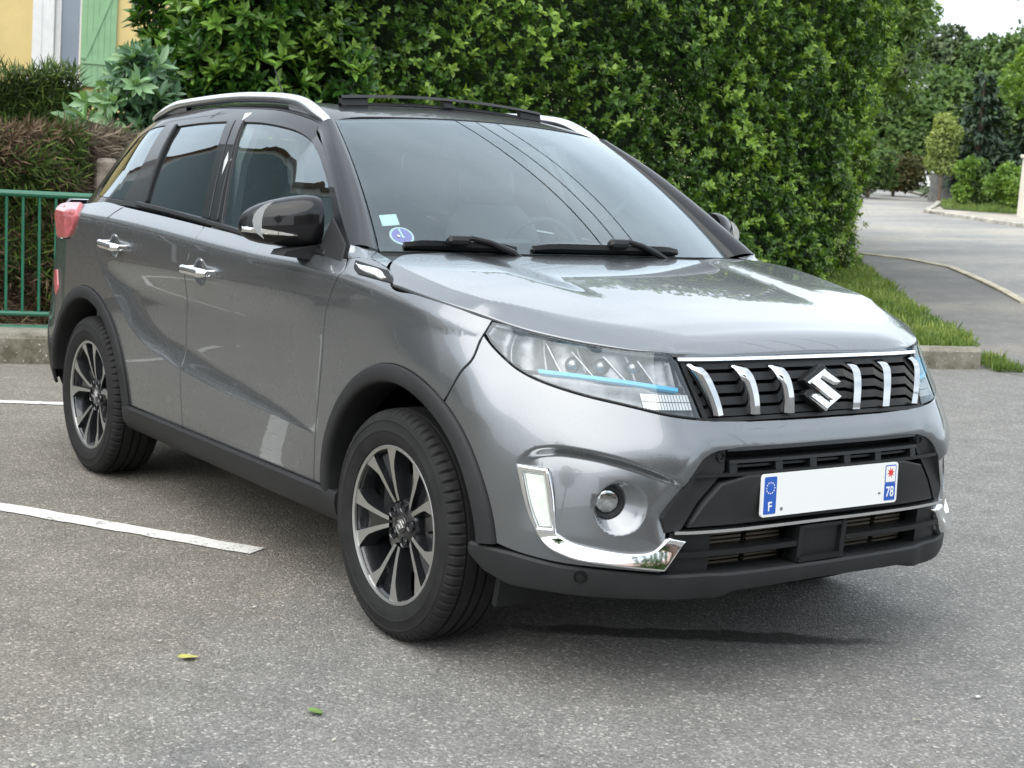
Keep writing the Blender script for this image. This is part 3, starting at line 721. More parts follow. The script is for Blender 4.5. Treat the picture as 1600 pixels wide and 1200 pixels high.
b = MB(); c_ = DL(10.75,-2.98,.66); b.box((0,0,0),(.15,.15,1.30), bev=.03); o = b.build('stone_gatepost', mat('old_stone', (.24,.20,.16), .95, var=.4, var_scale=14, bump=.8, bump_scale=25), None); o.location = tuple(c_); o.rotation_euler = (0,0,_yaw); tag(o, 'rough stone gatepost standing in the brown hedge behind the rear pillar', 'post')
# yellow house
YEL = mat('yellow_render', (.72,.56,.25), .9, var=.08, var_scale=1.5, bump=.15, bump_scale=120); WHT = mat('white_render', (.78,.78,.76), .7, var=.05); SHUT = mat('green_shutter_paint', (.25,.44,.24), .5, var=.08, var_scale=5); WGL = mat('window_glass', (.22,.27,.33), .08, spec=.8); CURT = mat('net_curtain', (.55,.60,.66), .9)
house = tag(empty('yellow_house', tuple(DL(24,-7.5)), (0, R_(1.2), _yaw+R_(-90+9))), 'yellow rendered house with white-framed window and green shutter', 'house')
# local: +x is the photo's right, -y faces the street, z up (ground at 0)
def hb(name, m, c, d, par=house, bev=0.): b = MB(); b.box(c, d, bev=bev); return b.build(name, m, par)
wx, wz0, wz1 = .03, 2.10, 4.05     # opening centre, sill, head
ow = .62
hb('wall', YEL, (-4.14,.15,2.6),(7.72,.3,5.2)); hb('wall', YEL, (1.195,.15,2.6),(1.71,.3,5.2)); hb('wall', YEL, (.03,.15,1.0),(ow+.02,.3,2.16)); hb('wall', YEL, (.03,.15,4.65),(ow+.02,.3,1.1))
hb('side_wall', YEL, (1.9,4.15,2.6),(.3,7.7,5.2)); hb('side_wall', YEL, (-7.85,4.15,2.6),(.3,7.7,5.2)); hb('rear_wall', YEL, (-3.,7.9,2.6),(9.6,.3,5.2))
b = MB(); b.prism([(-.4,5.15),(8.4,5.15),(4.,6.2)], lambda a, c: (-8.3,a,c), lambda a, c: (2.4,a,c)); b.build('roof', mat('roof_tiles', (.22,.09,.05), .85, var=.3, var_scale=12, bump=.6, bump_scale=20), house)
w = hb('window', CURT, (wx+.14,.20,3.08),(.36,.02,1.9)); g_ = hb('pane', WGL, (wx+.14,.165,3.08),(.34,.008,1.9), w)
for nm, c, d in (('frame',(wx-.06,.15,3.08),(.09,.09,1.95)),('frame',(wx+.295,.15,3.08),(.05,.09,1.95)),('frame',(wx+.11,.15,2.16),(.40,.09,.09))): hb(nm, WHT, c, d, w, .008)
hb('surround', WHT, (wx-.36,-.012,3.05),(.14,.03,2.35), house); hb('sill', WHT, (wx-.06,-.05,2.02),(.86,.14,.11), house, .01); hb('surround', WHT, (wx-.21,.09,3.08),(.20,.20,1.95), house)
sh = hb('shutter', SHUT, (.62,-.04,3.05),(.54,.035,2.1))
for k in range(6): hb('board', SHUT, (.395+.09*k,-.062,3.05),(.085,.014,2.08), sh)
hb('brace', SHUT, (.62,-.078,3.62),(.52,.020,.08), sh); hb('brace', SHUT, (.62,-.078,2.40),(.52,.020,.08), sh); b = MB(); b.box((.62,-.079,3.0),(.075,.018,1.28), rot=Euler((0,R_(21),0))); b.build('brace', SHUT, sh)
# ================================================================ GRASS ON THE VERGE
def grass(name, n, reg, rg, hmean, m, z=.12, label=None):
    D0, D1, edge = reg; D = D0+(D1-D0)*rg.uniform(size=n)**1.3; lo, hi = edge(D); L = lo+(hi-lo)*rg.uniform(size=n)**.8
    P = DL(D, L, z); a = rg.uniform(0,6.28,n); dr = np.stack([np.cos(a)*.45, np.sin(a)*.45, np.ones(n)],1)+rg.normal(0,.15,(n,3)); h = hmean*rg.uniform(.4,1.5,n)*(.8+.5*vnoise(np.stack([D,L],1),2.5,2))
    o = leaves(name, P, dr, rg.normal(size=(n,3)), h, h*.07+.004, .45+.25*vnoise(np.stack([D,L],1),1.8,6)+rg.normal(0,.15,n), m, None, six=False, droop=.25); tag(o, label, 'grass', kind='stuff'); return o
GR = leaf_mat('grass_blade', (.045,.075,.014),(.105,.175,.030),(.25,.30,.075), rough=.55, trans=.25)
grass('verge_grass', 26000, (12.0,21.5, lambda D: (np.interp(D,[12,14,17,20,22],[2.2,1.6,2.9,4.1,4.4]), np.interp(D,[12,12.67,14.47,17.22,20.76,22],[3.64,3.95,4.09,4.33,4.71,4.9]))), rg, .085, GR, label='green grass verge between the kerb and the tall hedge')
grass('kerb_end_grass', 900, (11.75,12.6, lambda D: (np.full(D.shape,3.80), np.full(D.shape,4.06))), rg, .13, GR, z=.0, label='tuft of taller grass at the end of the kerb')
grass('far_grass', 6000, (39.8,46., lambda D: (np.interp(D,[39,41,43,48],[12.6,11.6,11.95,13.4]), np.interp(D,[39,41,48],[14.,14.,15.5]))), rg, .16, GR, z=.07, label='grass strip along the far side of the road')
# ================================================================ FAR SIDE OF THE ROAD
def blob_tree(name, D, L, h, crown, m, label, rg, n=2600, leaf=.20, trunk_r=.10, cat='tree', z_base=0., nblob=9, group=None, trunk_h=None, tone0=.42, droop=.15, wd=.55, shift=(0,0)):
    """tapered trunk with limbs; leafy clumps spread through an uneven crown. crown = (rx, rz, z centre)"""
    root = empty(name, tuple(DL(D,L,z_base))); root['label'] = label; root['category'] = cat
    if group: root['group'] = group
    rx, rz, zc = crown; B = []
    for k in range(nblob):
        v = unit(rg.normal(size=3))*rg.uniform(.25,.75); B.append((v*np.array([rx,rx,rz])+np.array([shift[0],shift[1],zc]), rg.uniform(.38,.62)*min(rx,rz)))
    k = rg.integers(0,nblob,n); u = unit(rg.normal(size=(n,3))); rr = rg.uniform(.55,1.05,n)**.6
    c = np.array([q[0] for q in B])[k]; s = np.array([q[1] for q in B])[k]
    P = c+u*(s*rr)[:,None]*np.array([1,1,.9]); tone = tone0+.22*u[:,2]*0+.18*vnoise(P,1.2/max(.4,rx),5)+rg.normal(0,.13,n)
    C, Dr, Up = rosettes(P, unit(u+np.array([0,0,.3])), 5, 1.1, rg); L_ = leaf*rg.uniform(.6,1.2,n*5)
    leaves('crown', C, Dr, Up, L_, L_*wd, np.repeat(tone,5)+rg.normal(0,.07,n*5), m, root, six=False, droop=droop)
    b = MB(); th = trunk_h or zc; b.tube([(0,0,-.2),(0,0,th*.5),(.05,.02,th)], [trunk_r*1.2,trunk_r,trunk_r*.6], 8)
    for q in B[:6]: b.tube([(0,0,th*.6), tuple((q[0]+np.array([0,0,th*.6]))/2+rg.normal(0,.1,3)), tuple(q[0])], [trunk_r*.5,trunk_r*.3,trunk_r*.12], 6)
    b.build('trunk', BARK, root); return root
FAR1 = leaf_mat('far_leaf_mid', (.03,.068,.018),(.080,.145,.038),(.16,.24,.065), rough=.5); FAR2 = leaf_mat('far_leaf_bright', (.05,.10,.015),(.13,.23,.035),(.26,.38,.07), rough=.45, trans=.3); FAR3 = leaf_mat('far_leaf_pale', (.10,.15,.035),(.25,.31,.09),(.42,.46,.17), rough=.5, trans=.3); FAR4 = leaf_mat('far_conifer_leaf', (.012,.028,.016),(.028,.055,.030),(.06,.095,.045), rough=.6, trans=.05); FAR5 = leaf_mat('far_wood_leaf', (.030,.055,.022),(.066,.105,.042),(.12,.165,.07), rough=.6, trans=.1)
RUST = leaf_mat('rusty_shrub_leaf', (.03,.045,.012),(.075,.085,.025),(.17,.13,.05), rough=.6)
def conifer(name, D, L, h, r, label, rg, group=None, z_base=0.):
    root = empty(name, tuple(DL(D,L,z_base))); root['label'] = label; root['category'] = 'tree'
    if group: root['group'] = group
    b = MB(); b.tube([(0,0,-.2),(0,0,h*.6),(0,0,h)], [.16,.09,.015], 8); b.build('trunk', BARK, root)
    C = []; Dr = []; Z = []
    for lev in np.arange(.3, h*.985, .30):
        rl_ = r*(1-lev/h)**.75+.12; nb_ = int(8+10*rl_)
        for a in rg.uniform(0,6.28,nb_):
            q = rl_*rg.uniform(.65,1.12); k = int(6+q*9); s = rg.uniform(.12,1,k); zz = lev+.10*q-.22*q*s*s+rg.normal(0,.03,k)
            C.append(np.stack([np.cos(a)*q*s, np.sin(a)*q*s, zz],1)+rg.normal(0,.04,(k,3))); Dr.append(np.stack([np.full(k,math.cos(a)), np.full(k,math.sin(a)), np.full(k,-.35)],1)+rg.normal(0,.5,(k,3)))
    C = np.concatenate(C); Dr = np.concatenate(Dr); n = len(C); L_ = rg.uniform(.18,.34,n)
    leaves('crown', C, Dr, np.tile([0,0,1.],(n,1))+rg.normal(0,.3,(n,3)), L_, L_*.42, .45+rg.normal(0,.2,n), FAR4, root, six=False, droop=.3); return root
rg = np.random.default_rng(5)
conifer('dark_conifer', 47.5, 14.25, 4.0, 1.5, 'dark conifer behind the clipped shrubs, left of the pair', rg, 'conifers across the road'); conifer('dark_conifer', 45.5, 15.9, 4.9, 1.9, 'taller dark conifer at the right edge of the photo', rg, 'conifers across the road')
blob_tree('bright_leafy_tree', 50.,17.0, 5.3, (1.35,1.7,3.7), FAR2, 'bright yellow-green leafy tree rising between the conifers', rg, 1900, .17)
blob_tree('pale_young_tree', 45.6,12.62, 3.2, (.62,1.15,1.95), FAR3, 'small pale yellow-green tree with bare trunk by the road bend', rg, 1500, .11, .05, nblob=14, trunk_h=1.3)
blob_tree('clipped_shrub', 41.2,13.25, 1.5, (.62,.72,.72), FAR2, 'rounded bright green clipped shrub beside the white gatepost', rg, 1100, .10, .04, 'shrub', nblob=8); blob_tree('upright_shrub', 42.3,12.25, 1.9, (.45,.95,.95), FAR2, 'upright bright green shrub left of the rounded one', rg, 900, .11, .04, 'shrub', nblob=7); blob_tree('dull_shrub', 42.6,12.85, 1.8, (.5,.85,.9), FAR1, 'dull green shrub between the two bright shrubs', rg, 900, .12, .04, 'shrub', nblob=7)
blob_tree('rusty_shrub', 50.,12.3, 1.8, (1.4,.9,.9), RUST, 'rusty brown-green shrub at the end of the road', rg, 1200, .14, .05, 'shrub'); blob_tree('dark_shrub', 47.5,10.9, 1.6, (1.1,.8,.75), FAR1, 'low dark green shrub beside the hedge end across the road', rg, 1000, .13, .05, 'shrub')
# garden tree overhanging the hedge's far corner, long drooping leaves
blob_tree('garden_tree', 25.5,4.75, 5.2, (1.0,1.5,3.7), leaf_mat('drooping_leaf', (.04,.085,.015),(.10,.185,.035),(.27,.36,.09), rough=.4, trans=.3), 'lighter garden tree with drooping leaves showing past the hedge corner', rg, 2200, .15, .07, droop=.5, wd=.32, tone0=.5, shift=(1.0*RD[0],1.0*RD[1]), nblob=13)
for i, (D, L, h, rx, m, lb) in enumerate(((100,39.5,19.,9.0,FAR5,'big round dark tree on the skyline right of the sky'),(84,26.8,10.0,3.4,FAR1,'olive-green tree just below the sky gap'),(86,23.8,9.4,3.0,FAR5,'grey-green tree left of the olive one, under the sky gap'),(78,28.6,9.2,3.4,FAR5,'grey-green tree at the right edge above the bright leafy tree'),(66,18.6,4.6,2.2,FAR1,'mid-green tree behind the pale young tree'),(60,14.6,4.2,1.9,FAR1,'dark green tree between the hedge corner and the pale young tree'))):
    blob_tree('distant_tree', D, L, h, (rx,h*.46,h*.58), m, lb, rg, 3600, .16+.0022*D, .25, group='trees behind the road bend', nblob=13)
far_w = []
n = 5200; D = rg.uniform(125,210,n); L = rg.uniform(-40,130,n); hh = 5.5+9*sst(40,70,L)
blob = DL(D, L, 0)+np.stack([np.zeros(n),np.zeros(n), rg.uniform(.2,1.,n)*hh],1)
C, Dr, Up = rosettes(blob, unit(rg.normal(size=(n,3))+np.array([0,0,.6])), 5, 1.2, rg); tag(leaves('wooded_hill', C, Dr, Up, 2.6, 1.7, np.repeat(.45+.25*vnoise(blob,.12,3),5)+rg.normal(0,.1,n*5), FAR5, None, six=False), 'distant wooded hillside on the skyline', 'woods', kind='stuff')
# gatepost, board fence and far houses
o = MB().box((0,0,.78),(.42,.36,1.60), bev=.02).box((0,0,1.60),(.52,.46,.09), bev=.02).build('white_gatepost', mat('pale_gatepost', (.62,.57,.48), .85, var=.1, var_scale=3)); o.location = tuple(DL(39.1,13.12)); o.rotation_euler = (0,R_(-2),_yaw); tag(o, 'pale rendered gatepost at the right edge across the road', 'post')
bf = tag(empty('board_fence', tuple(DL(47.,13.0)), (0,0,_yaw+R_(-90))), 'short weathered grey board fence beside the pale tree trunk', 'fence')
GB = mat('grey_boards', (.20,.20,.19), .85, var=.25, var_scale=6)
for k in range(6): b = MB(); b.box((.12*k-.25,.004*(k % 2),.42),(.115,.02,.86)); b.build('board', GB, bf)
b = MB(); b.box((.05,.03,.25),(.78,.03,.07)); b.build('fence_rail', GB, bf); b = MB(); b.box((.05,.03,.7),(.78,.03,.07)); b.build('fence_rail', GB, bf)
def far_house(D, L, w, h, dp, rh, wallm, roofm, rot, label):
    o = tag(empty('distant_house', tuple(DL(D,L)), (0,0,_yaw+R_(-90+rot))), label, 'house', 'distant houses')
    b = MB(); b.box((0,dp/2,h/2),(w,dp,h)); b.build('wall', wallm, o)
    b = MB(); b.prism([(-w/2-.3,h-.05),(w/2+.3,h-.05),(0,h+rh)], lambda a, c: (a,-.3,c), lambda a, c: (a,dp+.3,c)); b.build('roof', roofm, o)
    b = MB(); b.prism([(-w/2,h),(w/2,h),(0,h+rh-.25)], lambda a, c: (a,-.31,c), lambda a, c: (a,-.36,c)); b.build('gable', wallm, o)
    for x in (-w*.25,w*.22):
        b = MB(); b.box((x,-.02,h*.62),(.9,.06,1.2)); wi = b.build('window', WHT, o); b = MB(); b.box((x,-.06,h*.62),(.74,.02,1.04)); b.build('pane', WGL, wi)
    b = MB(); b.box((w*.3,dp*.5,h+rh*.8),(.6,.6,1.6)); b.build('chimney', wallm, o); return o
SLATE = mat('slate_roof', (.10,.095,.10), .8, var=.2, var_scale=3); CREAM = mat('cream_render', (.52,.47,.40), .9, var=.08); RTILE = mat('pinkish_tiles', (.36,.24,.19), .85, var=.2, var_scale=3)
far_house(80,20.3,5.,3.6,9,2.6,WHT,SLATE,10,'white house with grey slate roof glimpsed past the hedge'); far_house(118,32.6,7.,4.9,9,2.6,CREAM,RTILE,-20,'cream gabled house with pinkish roof far up the slope'); far_house(122,35.4,6.,5.6,8,2.2,CREAM,SLATE,15,'smaller cream house with dark chimney beside the gabled one')
# ================================================================ BEHIND THE CAMERA: what the paint and glass mirror
SHOPW = mat('shop_render', (.60,.585,.56), .9, var=.06, var_scale=.8); SHOPG = mat('shop_glazing', (.02,.024,.026), .06, spec=.7); TEAL = mat('teal_fascia', (.010,.055,.048), .4); AWN = mat('white_awning', (.70,.70,.68), .7); BAND = mat('dark_stone_band', (.20,.195,.19), .85, var=.15); GOLD = mat('fascia_gold', (.55,.36,.12), .4)
shop = tag(empty('shop_building', (-24,-7.4,0)), 'cream shop front with teal fascia and white awning mirrored in the side windows', 'building')
def sb(name, m, c, d, par=shop, bev=0.): b = MB(); b.box(c, d, bev=bev); return b.build(name, m, par)
sb('wall', SHOPW, (-2.5,-3,4.9),(25,6,9.8)); sb('lowered_wall', SHOPW, (14.5,-3,2.4),(9,6,4.8)); sb('plinth', BAND, (2,.03,1.45),(34,.06,2.9)); b = MB(); b.prism([(-6.3,9.8),(.4,9.8),(-3.,10.4)], lambda a, c: (-15,a,c), lambda a, c: (10,a,c)); b.build('roof', RTILE, shop)  # low right-hand part added so the fender shoulder mirrors open sky
for x in (-12,-6,0,6,12):
    w = sb('shop_window', WHT, (x,.06,1.75),(4.6,.12,2.1)); sb('pane', SHOPG, (x-1.1,.13,1.75),(2.1,.03,1.9), w); sb('pane', SHOPG, (x+1.1,.13,1.75),(2.1,.03,1.9), w)
    w = None if x > 11 else sb('upper_window', WHT, (x-1.5,.05,6.3),(1.3,.1,1.6)); w and sb('pane', SHOPG, (x-1.5,.11,6.3),(1.1,.03,1.4), w)
sb('fascia', TEAL, (1,.15,7.2),(17,.30,3.6)); sb('fascia', BAND, (-3,.12,3.35),(24,.24,.6)); sb('fascia', BAND, (12.2,.12,3.35),(5.4,.24,.6))
b = MB(); b.prism([(.1,5.2),(1.3,4.7),(1.3,4.3),(.1,4.7)], lambda a, c: (-9,a,c), lambda a, c: (9.8,a,c)); b.build('awning', AWN, shop)
ns = tag(empty('no_parking_sign', (-13.,-5.6,0)), 'round red and blue no-parking sign mirrored in the front door', 'sign')
b = MB(); b.tube([(0,0,0),(0,0,2.6)], .03, 8); b.build('sign_post', STEEL if 'STEEL' in globals() else WHT, ns)
def disc(name, r, y, m): b = MB(); b.lathe([(0,y),(r,y),(r,y-.01)], 32, axis='y'); b.V = [(x,yy,z+2.25) for x, yy, z in b.V]; return b.build(name, m, ns)
SR = mat('sign_red', (.55,.03,.03), .4); SB = mat('sign_blue', (.02,.07,.40), .4)
disc('sign_face', .30, .05, SR); disc('sign_blue_field', .23, .056, SB); b = MB(); b.box((0,.06,2.25),(.06,.008,.46), rot=Euler((0,R_(45),0))); b.build('sign_bar', SR, ns)
pv = sb('shop_pavement', mat('pale_paving', (.36,.34,.30), .9, var=.12, var_scale=1.5), (0,0,0), (30,1.6,.12), None); pv.location = (-24,-6.5,.04); tag(pv, kind='structure')
b2 = tag(empty('rear_house', (17.5,-6,0), (0,0,R_(-90-8))), 'unseen house behind the viewer, darkened and raised for the grille chrome reflections', 'building')
sb('wall', mat('brick_wall', (.24,.16,.12), .9, var=.2, var_scale=9), (0,4,3.1),(22,8,6.2), b2); b = MB(); b.prism([(-.5,6.1),(8.5,6.1),(4,8.4)], lambda a, c: (-11.5,a,c), lambda a, c: (11.5,a,c)); b.build('roof', RTILE, b2)  # walls made tall and dark brick to deepen the chrome reflections
for x in (-8,-4.5,-1,2.5,6,9):
    w = sb('window', WHT, (x,-.04,1.9),(1.5,.1,1.7), b2); sb('pane', SHOPG, (x,-.10,1.9),(1.3,.03,1.5), w)
blob_tree('reflection_tree', -13.,-9.,8, (2.6,2.6,5.2), FAR1, 'unseen leafy tree added behind the viewer for dark reflections in the bumper', rg, 1200, .30, .16, nblob=10); blob_tree('reflection_tree', -12.,5.,8, (3.0,2.8,5.4), FAR1, 'second unseen leafy tree added for dark reflections near the plate', rg, 1200, .30, .16, nblob=10)  # unseen trees, added to put dark shapes into the front reflections
# overhead cables mirrored in the windscreen, carried by two poles out of view
CAB = mat('black_cable', (.01,.01,.01), .6)
for i, (x, y) in enumerate(((-17.5,1.0),(11.5,9.0))):
    pl_ = MB().tube([(0,0,-.2),(0,0,8.2)], [.14,.10], 10).box((0,0,7.7),(.1,1.6,.1)).build('utility_pole', BARK); pl_.location = (x,y,0); tag(pl_, ('wooden cable pole beyond the left of the view', 'wooden cable pole behind the viewer')[i], 'pole')
for k, (dy, dz) in enumerate(((-.6,0),(.0,.05),(.6,0))):
    b = MB(); pts = [(-17.5+29*t, 1.0+8.0*t+dy, 7.75+dz-1.1*4*t*(1-t)) for t in np.linspace(0,1,25)]; b.tube(pts, .016, 6); tag(b.build('overhead_cable', CAB), ('overhead cable mirrored in the windscreen, lowest of three', 'overhead cable mirrored in the windscreen, middle of three', 'overhead cable mirrored in the windscreen, uppermost of three')[k], 'cable', 'overhead cables')
# ================================================================ CAR MATERIALS
def make_paint(name, col, metal, rough):
    m = mat(name, col, rough, metal, coat=1.0, coat_rough=.015)
    b = NB(m); p = m.node_tree.nodes['Principled BSDF']
    b.L(b.ramp(b.noise(1.3, 4, b.obj()), [(.3, tuple(c*.97 for c in col)), (.7, tuple(c*1.03 for c in col))]), p.inputs['Base Color'])
    # thin road film, denser low on the body
    d = b.noise(3.5, 6, b.obj(), .65)
    b.L(b.math('MULTIPLY_ADD', d, .10, rough-.05), p.inputs['Roughness'])
    b.L(b.ramp(d, [(.45, (.008,.008,.008)), (.85, (.03,.03,.03))]), p.inputs['Coat Roughness'])
    return m
PAINT = make_paint('grey_metallic_paint', (.170,.180,.189), .78, .27)
BLACK = make_paint('black_gloss_paint', (.006,.006,.007), .0, .3); BLACK.node_tree.nodes['Principled BSDF'].inputs['Specular IOR Level'].default_value = .1; BLACK.node_tree.nodes['Principled BSDF'].inputs['Coat Weight'].default_value = .6
PLAST = mat('black_textured_plastic', (.016,.0165,.017), .55, spec=.3, var=.25, var_scale=6, bump=.12, bump_scale=900)
PLAST2 = mat('dark_grey_plastic', (.009,.0095,.010), .42, spec=.3, var=.2, var_scale=10)
DEEP = mat('unlit_cavity_black', (.006,.006,.006), .9)
CHROME = mat('chrome', (.86,.87,.88), .05, 1.0)
SATIN = mat('satin_silver', (.72,.73,.74), .22, 1.0)
RUBBER = mat('tyre_rubber', (.013,.013,.013), .75, spec=.28, var=.35, var_scale=14, bump=.15, bump_scale=300)
MACH = mat('machined_alloy', (.54,.54,.53), .38, 1.0, coat=.5, coat_rough=.05)
RIMBLK = mat('gloss_black_alloy', (.014,.015,.017), .25, .3, coat=.8, coat_rough=.04)
STEEL = mat('brake_steel', (.30,.29,.28), .4, 1.0, var=.2, var_scale=20)
TRIM = mat('interior_trim', (.075,.080,.085), .6)
SEATM = mat('seat_fabric', (.19,.195,.20), .8)
LINER = mat('headliner', (.42,.43,.42), .9)
def glass_mat(name, tint, refl=1.0, rough=.0):
    m = bpy.data.materials.new(name); m.use_nodes = True; t = m.node_tree; t.nodes.clear(); b = NB(m)
    fr = b.n('ShaderNodeFresnel', {'IOR': 1.52}).outputs[0]
    f2 = b.math('DIVIDE', b.math('MULTIPLY', fr, 2.0*refl), b.math('ADD', fr, 1.0)); f2 = b.math('MINIMUM', f2, 1.0)
    tr = b.n('ShaderNodeBsdfTransparent', {'Color': rgba(tint)}); gl = b.n('ShaderNodeBsdfGlossy', {'Color': (.88,.97,1,1), 'Roughness': rough})
    ms = b.n('ShaderNodeMixShader', {0: f2, 1: tr.outputs[0], 2: gl.outputs[0]}); o = b.n('ShaderNodeOutputMaterial', {0: ms.outputs[0]})
    return m
GLASS = glass_mat('windscreen_glass', (.76,.86,.85), 1.15); SIDEG = glass_mat('side_glass', (.62,.72,.70)); PRIV = glass_mat('privacy_glass', (.06,.065,.065)); LENS = glass_mat('lamp_lens', (.93,.94,.95), .8)
# ================================================================ CAR
car = tag(empty('parked_car'), 'grey compact SUV with black roof and white front plate parked across the asphalt bay', 'car')
SGM = dict(sgn=-1)
# ---- outlines on the body surface (s along the body from the nose, z height)
fgap = [(1.7858,1.0481),(1.7673,1.0175),(1.8022,.958),(1.8357,.8979),(1.8614,.7414),(1.8992,.5403),(1.930,.3477)]
bgap = [(2.8342,1.087),(2.8352,1.0327),(2.8791,.9532),(2.9150,.8583),(2.940,.6933),(2.945,.5125),(2.950,.3463)]
rgap = [(3.6105,1.1201),(3.6817,1.0759),(3.7234,.9796),(3.775,.8842),(3.802,.80)]
hgap = [(1.6195,1.0735),(1.5381,1.0264),(1.4912,.9905),(1.3514,.9799),(1.2135,.9673),(1.0833,.9517),(.9918,.9367)]
bumpgap = [(.9922,.8985),(1.0276,.8357),(1.0769,.8002)]
RO, RI, ZC = .452, .400, .327
def arch(xc, a0, a1, r=RO, n=26):
    t = np.radians(np.linspace(a0, a1, n)); x = xc+r*np.cos(t); z = ZC+r*np.sin(t)
    return [(float(a), float(b)) for a, b in zip(s_at(x, z), z)]
FA = arch(0, 58.5, 177); FB = arch(0, 58.5, 6)
hgap[0] = (1.580,1.040)
fender = loop(list(reversed(fgap)), [fgap[0],(1.74,1.056),(1.66,1.054),(1.580,1.040)], hgap, [hgap[-1],(.9922,.8985)], bumpgap+[FA[0]], FA, [FA[-1], fgap[-1]])
def shoulder_pts(x0, x1):
    x = np.arange(x1, x0, .02); c = zsh(x)+.058; s_ = s_at(x, np.minimum(c, .89))
    return np.concatenate([np.stack([s_, c+o],1) for o in (-.03,-.018,-.010,-.004,.001,.006,.012,.020,.032,.05)])
fend = panel('front_fender', fender, _M, PAINT, car, 'RL', sgn=-1, step=.022, extra=shoulder_pts(.36,-.42))
door_f = loop([(fgap[0][0]+.004, fgap[0][1])]+fgap[1:], [fgap[-1],(2.4,.3465), bgap[-1]], list(reversed(bgap)), [bgap[0],(2.3,1.066),(fgap[0][0]+.004, fgap[0][1])])
def dish_pts(p_): return np.array([(p_[0]+.055*r*math.cos(a), p_[1]+.050*r*math.sin(a)) for r in (.2,.45,.7,.85,.95,1.03,1.12) for a in np.linspace(0,6.28,29)[:-1]])
def crease_pts(x0, x1):
    x = np.arange(x1, x0, .012); out = []
    L = cr1(_LX,_LZ,x); U_ = cr1(_LX,_UZ,x)
    for o in (-.016,-.005,-.0015,.0015,.006,.014,.026): out.append(np.stack([s_of_x(0)-x, L+o*np.minimum(1,(U_-L)/.05)],1))
    out.append(np.stack([s_of_x(0)-x, U_],1)); return np.concatenate(out)
fdoor = panel('front_door', door_f, MD, PAINT, car, 'RL', sgn=-1, gap=.0028, step=.03, extra=np.concatenate([crease_pts(-.46,-1.49), dish_pts(PITS[0]), shoulder_pts(-.33,-1.52)]))
RA = arch(-2.5, 77, 3); RB = arch(-2.5, 77, 158)
door_r = loop(bgap, [bgap[-1],(3.2,.3465), RA[-1]], list(reversed(RA)), [RA[0], rgap[-1]], list(reversed(rgap)), [rgap[0],(3.2,1.104),bgap[0]])
rdoor = panel('rear_door', door_r, MD, PAINT, car, 'RL', sgn=-1, gap=.0028, step=.03, extra=np.concatenate([crease_pts(-1.50,-2.45), dish_pts(PITS[1]), shoulder_pts(-1.36,-2.4)]))
tailf = [(4.052,1.112),(4.028,1.055),(4.098,.975),(4.2481,.9556)]
quart = loop(rgap+[RB[0]], RB, [RB[-1],(4.44,.535),(4.50,.62)], [(4.50,.62),(4.53,.80),(4.51,.953)], [(4.51,.953),(4.36,.962),tailf[-1]], list(reversed(tailf)), [tailf[0],(3.85,1.130),rgap[0]])
quarter = panel('rear_quarter', quart, _M, PAINT, car, 'RL', sgn=-1, step=.03, extra=np.concatenate([crease_pts(-2.20,-2.5), shoulder_pts(-2.2,-2.85)]))
# tail: bumper, tailgate, lamps (u measured from the rear centre)
def MR(u, z):
    u = np.atleast_1d(np.asarray(u, float)); return M0(np.where(u < 0, -1., 1.)*(SMAX-np.abs(u)), z)
ub = SMAX-4.44
rb = loop([(0,.64),(SMAX-4.50,.615)], [(SMAX-4.50,.615),(ub,.53)], [(ub,.53),(SMAX-4.365,.49)], [(SMAX-4.365,.49),(SMAX-4.39,.31)], [(SMAX-4.39,.31),(0,.30)])
rb2 = np.concatenate([rb[rb[:,0] > -1], (rb*np.array([-1,1]))[::-1]]); rb2 = rb2[np.r_[True, np.hypot(*np.diff(rb2,axis=0).T) > 1e-4]]
panel('rear_bumper', rb2, MR, PLAST, car, 'R', sgn=1, step=.05, off=.004)
_w = SMAX-4.56; tg = np.array([(-_w,.655),(_w,.655),(_w,.80),(_w+.03,1.02),(_w-.05,1.12),(-_w+.05,1.12),(-_w-.03,1.02),(-_w,.80)])
panel('tailgate', loop(*[[tuple(tg[i]), tuple(tg[(i+1)%8])] for i in range(8)], step=.04), MR, PAINT, car, 'R', sgn=1, step=.05)
TAIL = mat('tail_lamp_red', (.46,.10,.11), .18, coat=1.0, var=.3, var_scale=30)
tl = loop([(4.3274,1.0066),(4.36,1.05),(4.335,1.085),(4.2348,1.105)], [(4.2348,1.105),tailf[0]], tailf, [tailf[-1],(4.30,.965),(4.3274,1.0066)])
lamps = panel('tail_lamp', tl, _M, TAIL, car, 'RL', sgn=-1, step=.02, off=.012, depth=.05)
for o in lamps: o['label'] = 'pink-red tail lamp wrapping round the rear corner'
rf = loop([(4.3722,.8158),(4.3169,.8195)], [(4.3169,.8195),(4.2827,.7389)], [(4.2827,.7389),(4.3181,.7024)], [(4.3181,.7024),(4.36,.76),(4.3722,.8158)])
panel('rear_reflector', rf, _M, TAIL, car, 'RL', sgn=-1, step=.02, off=.004, depth=.01)
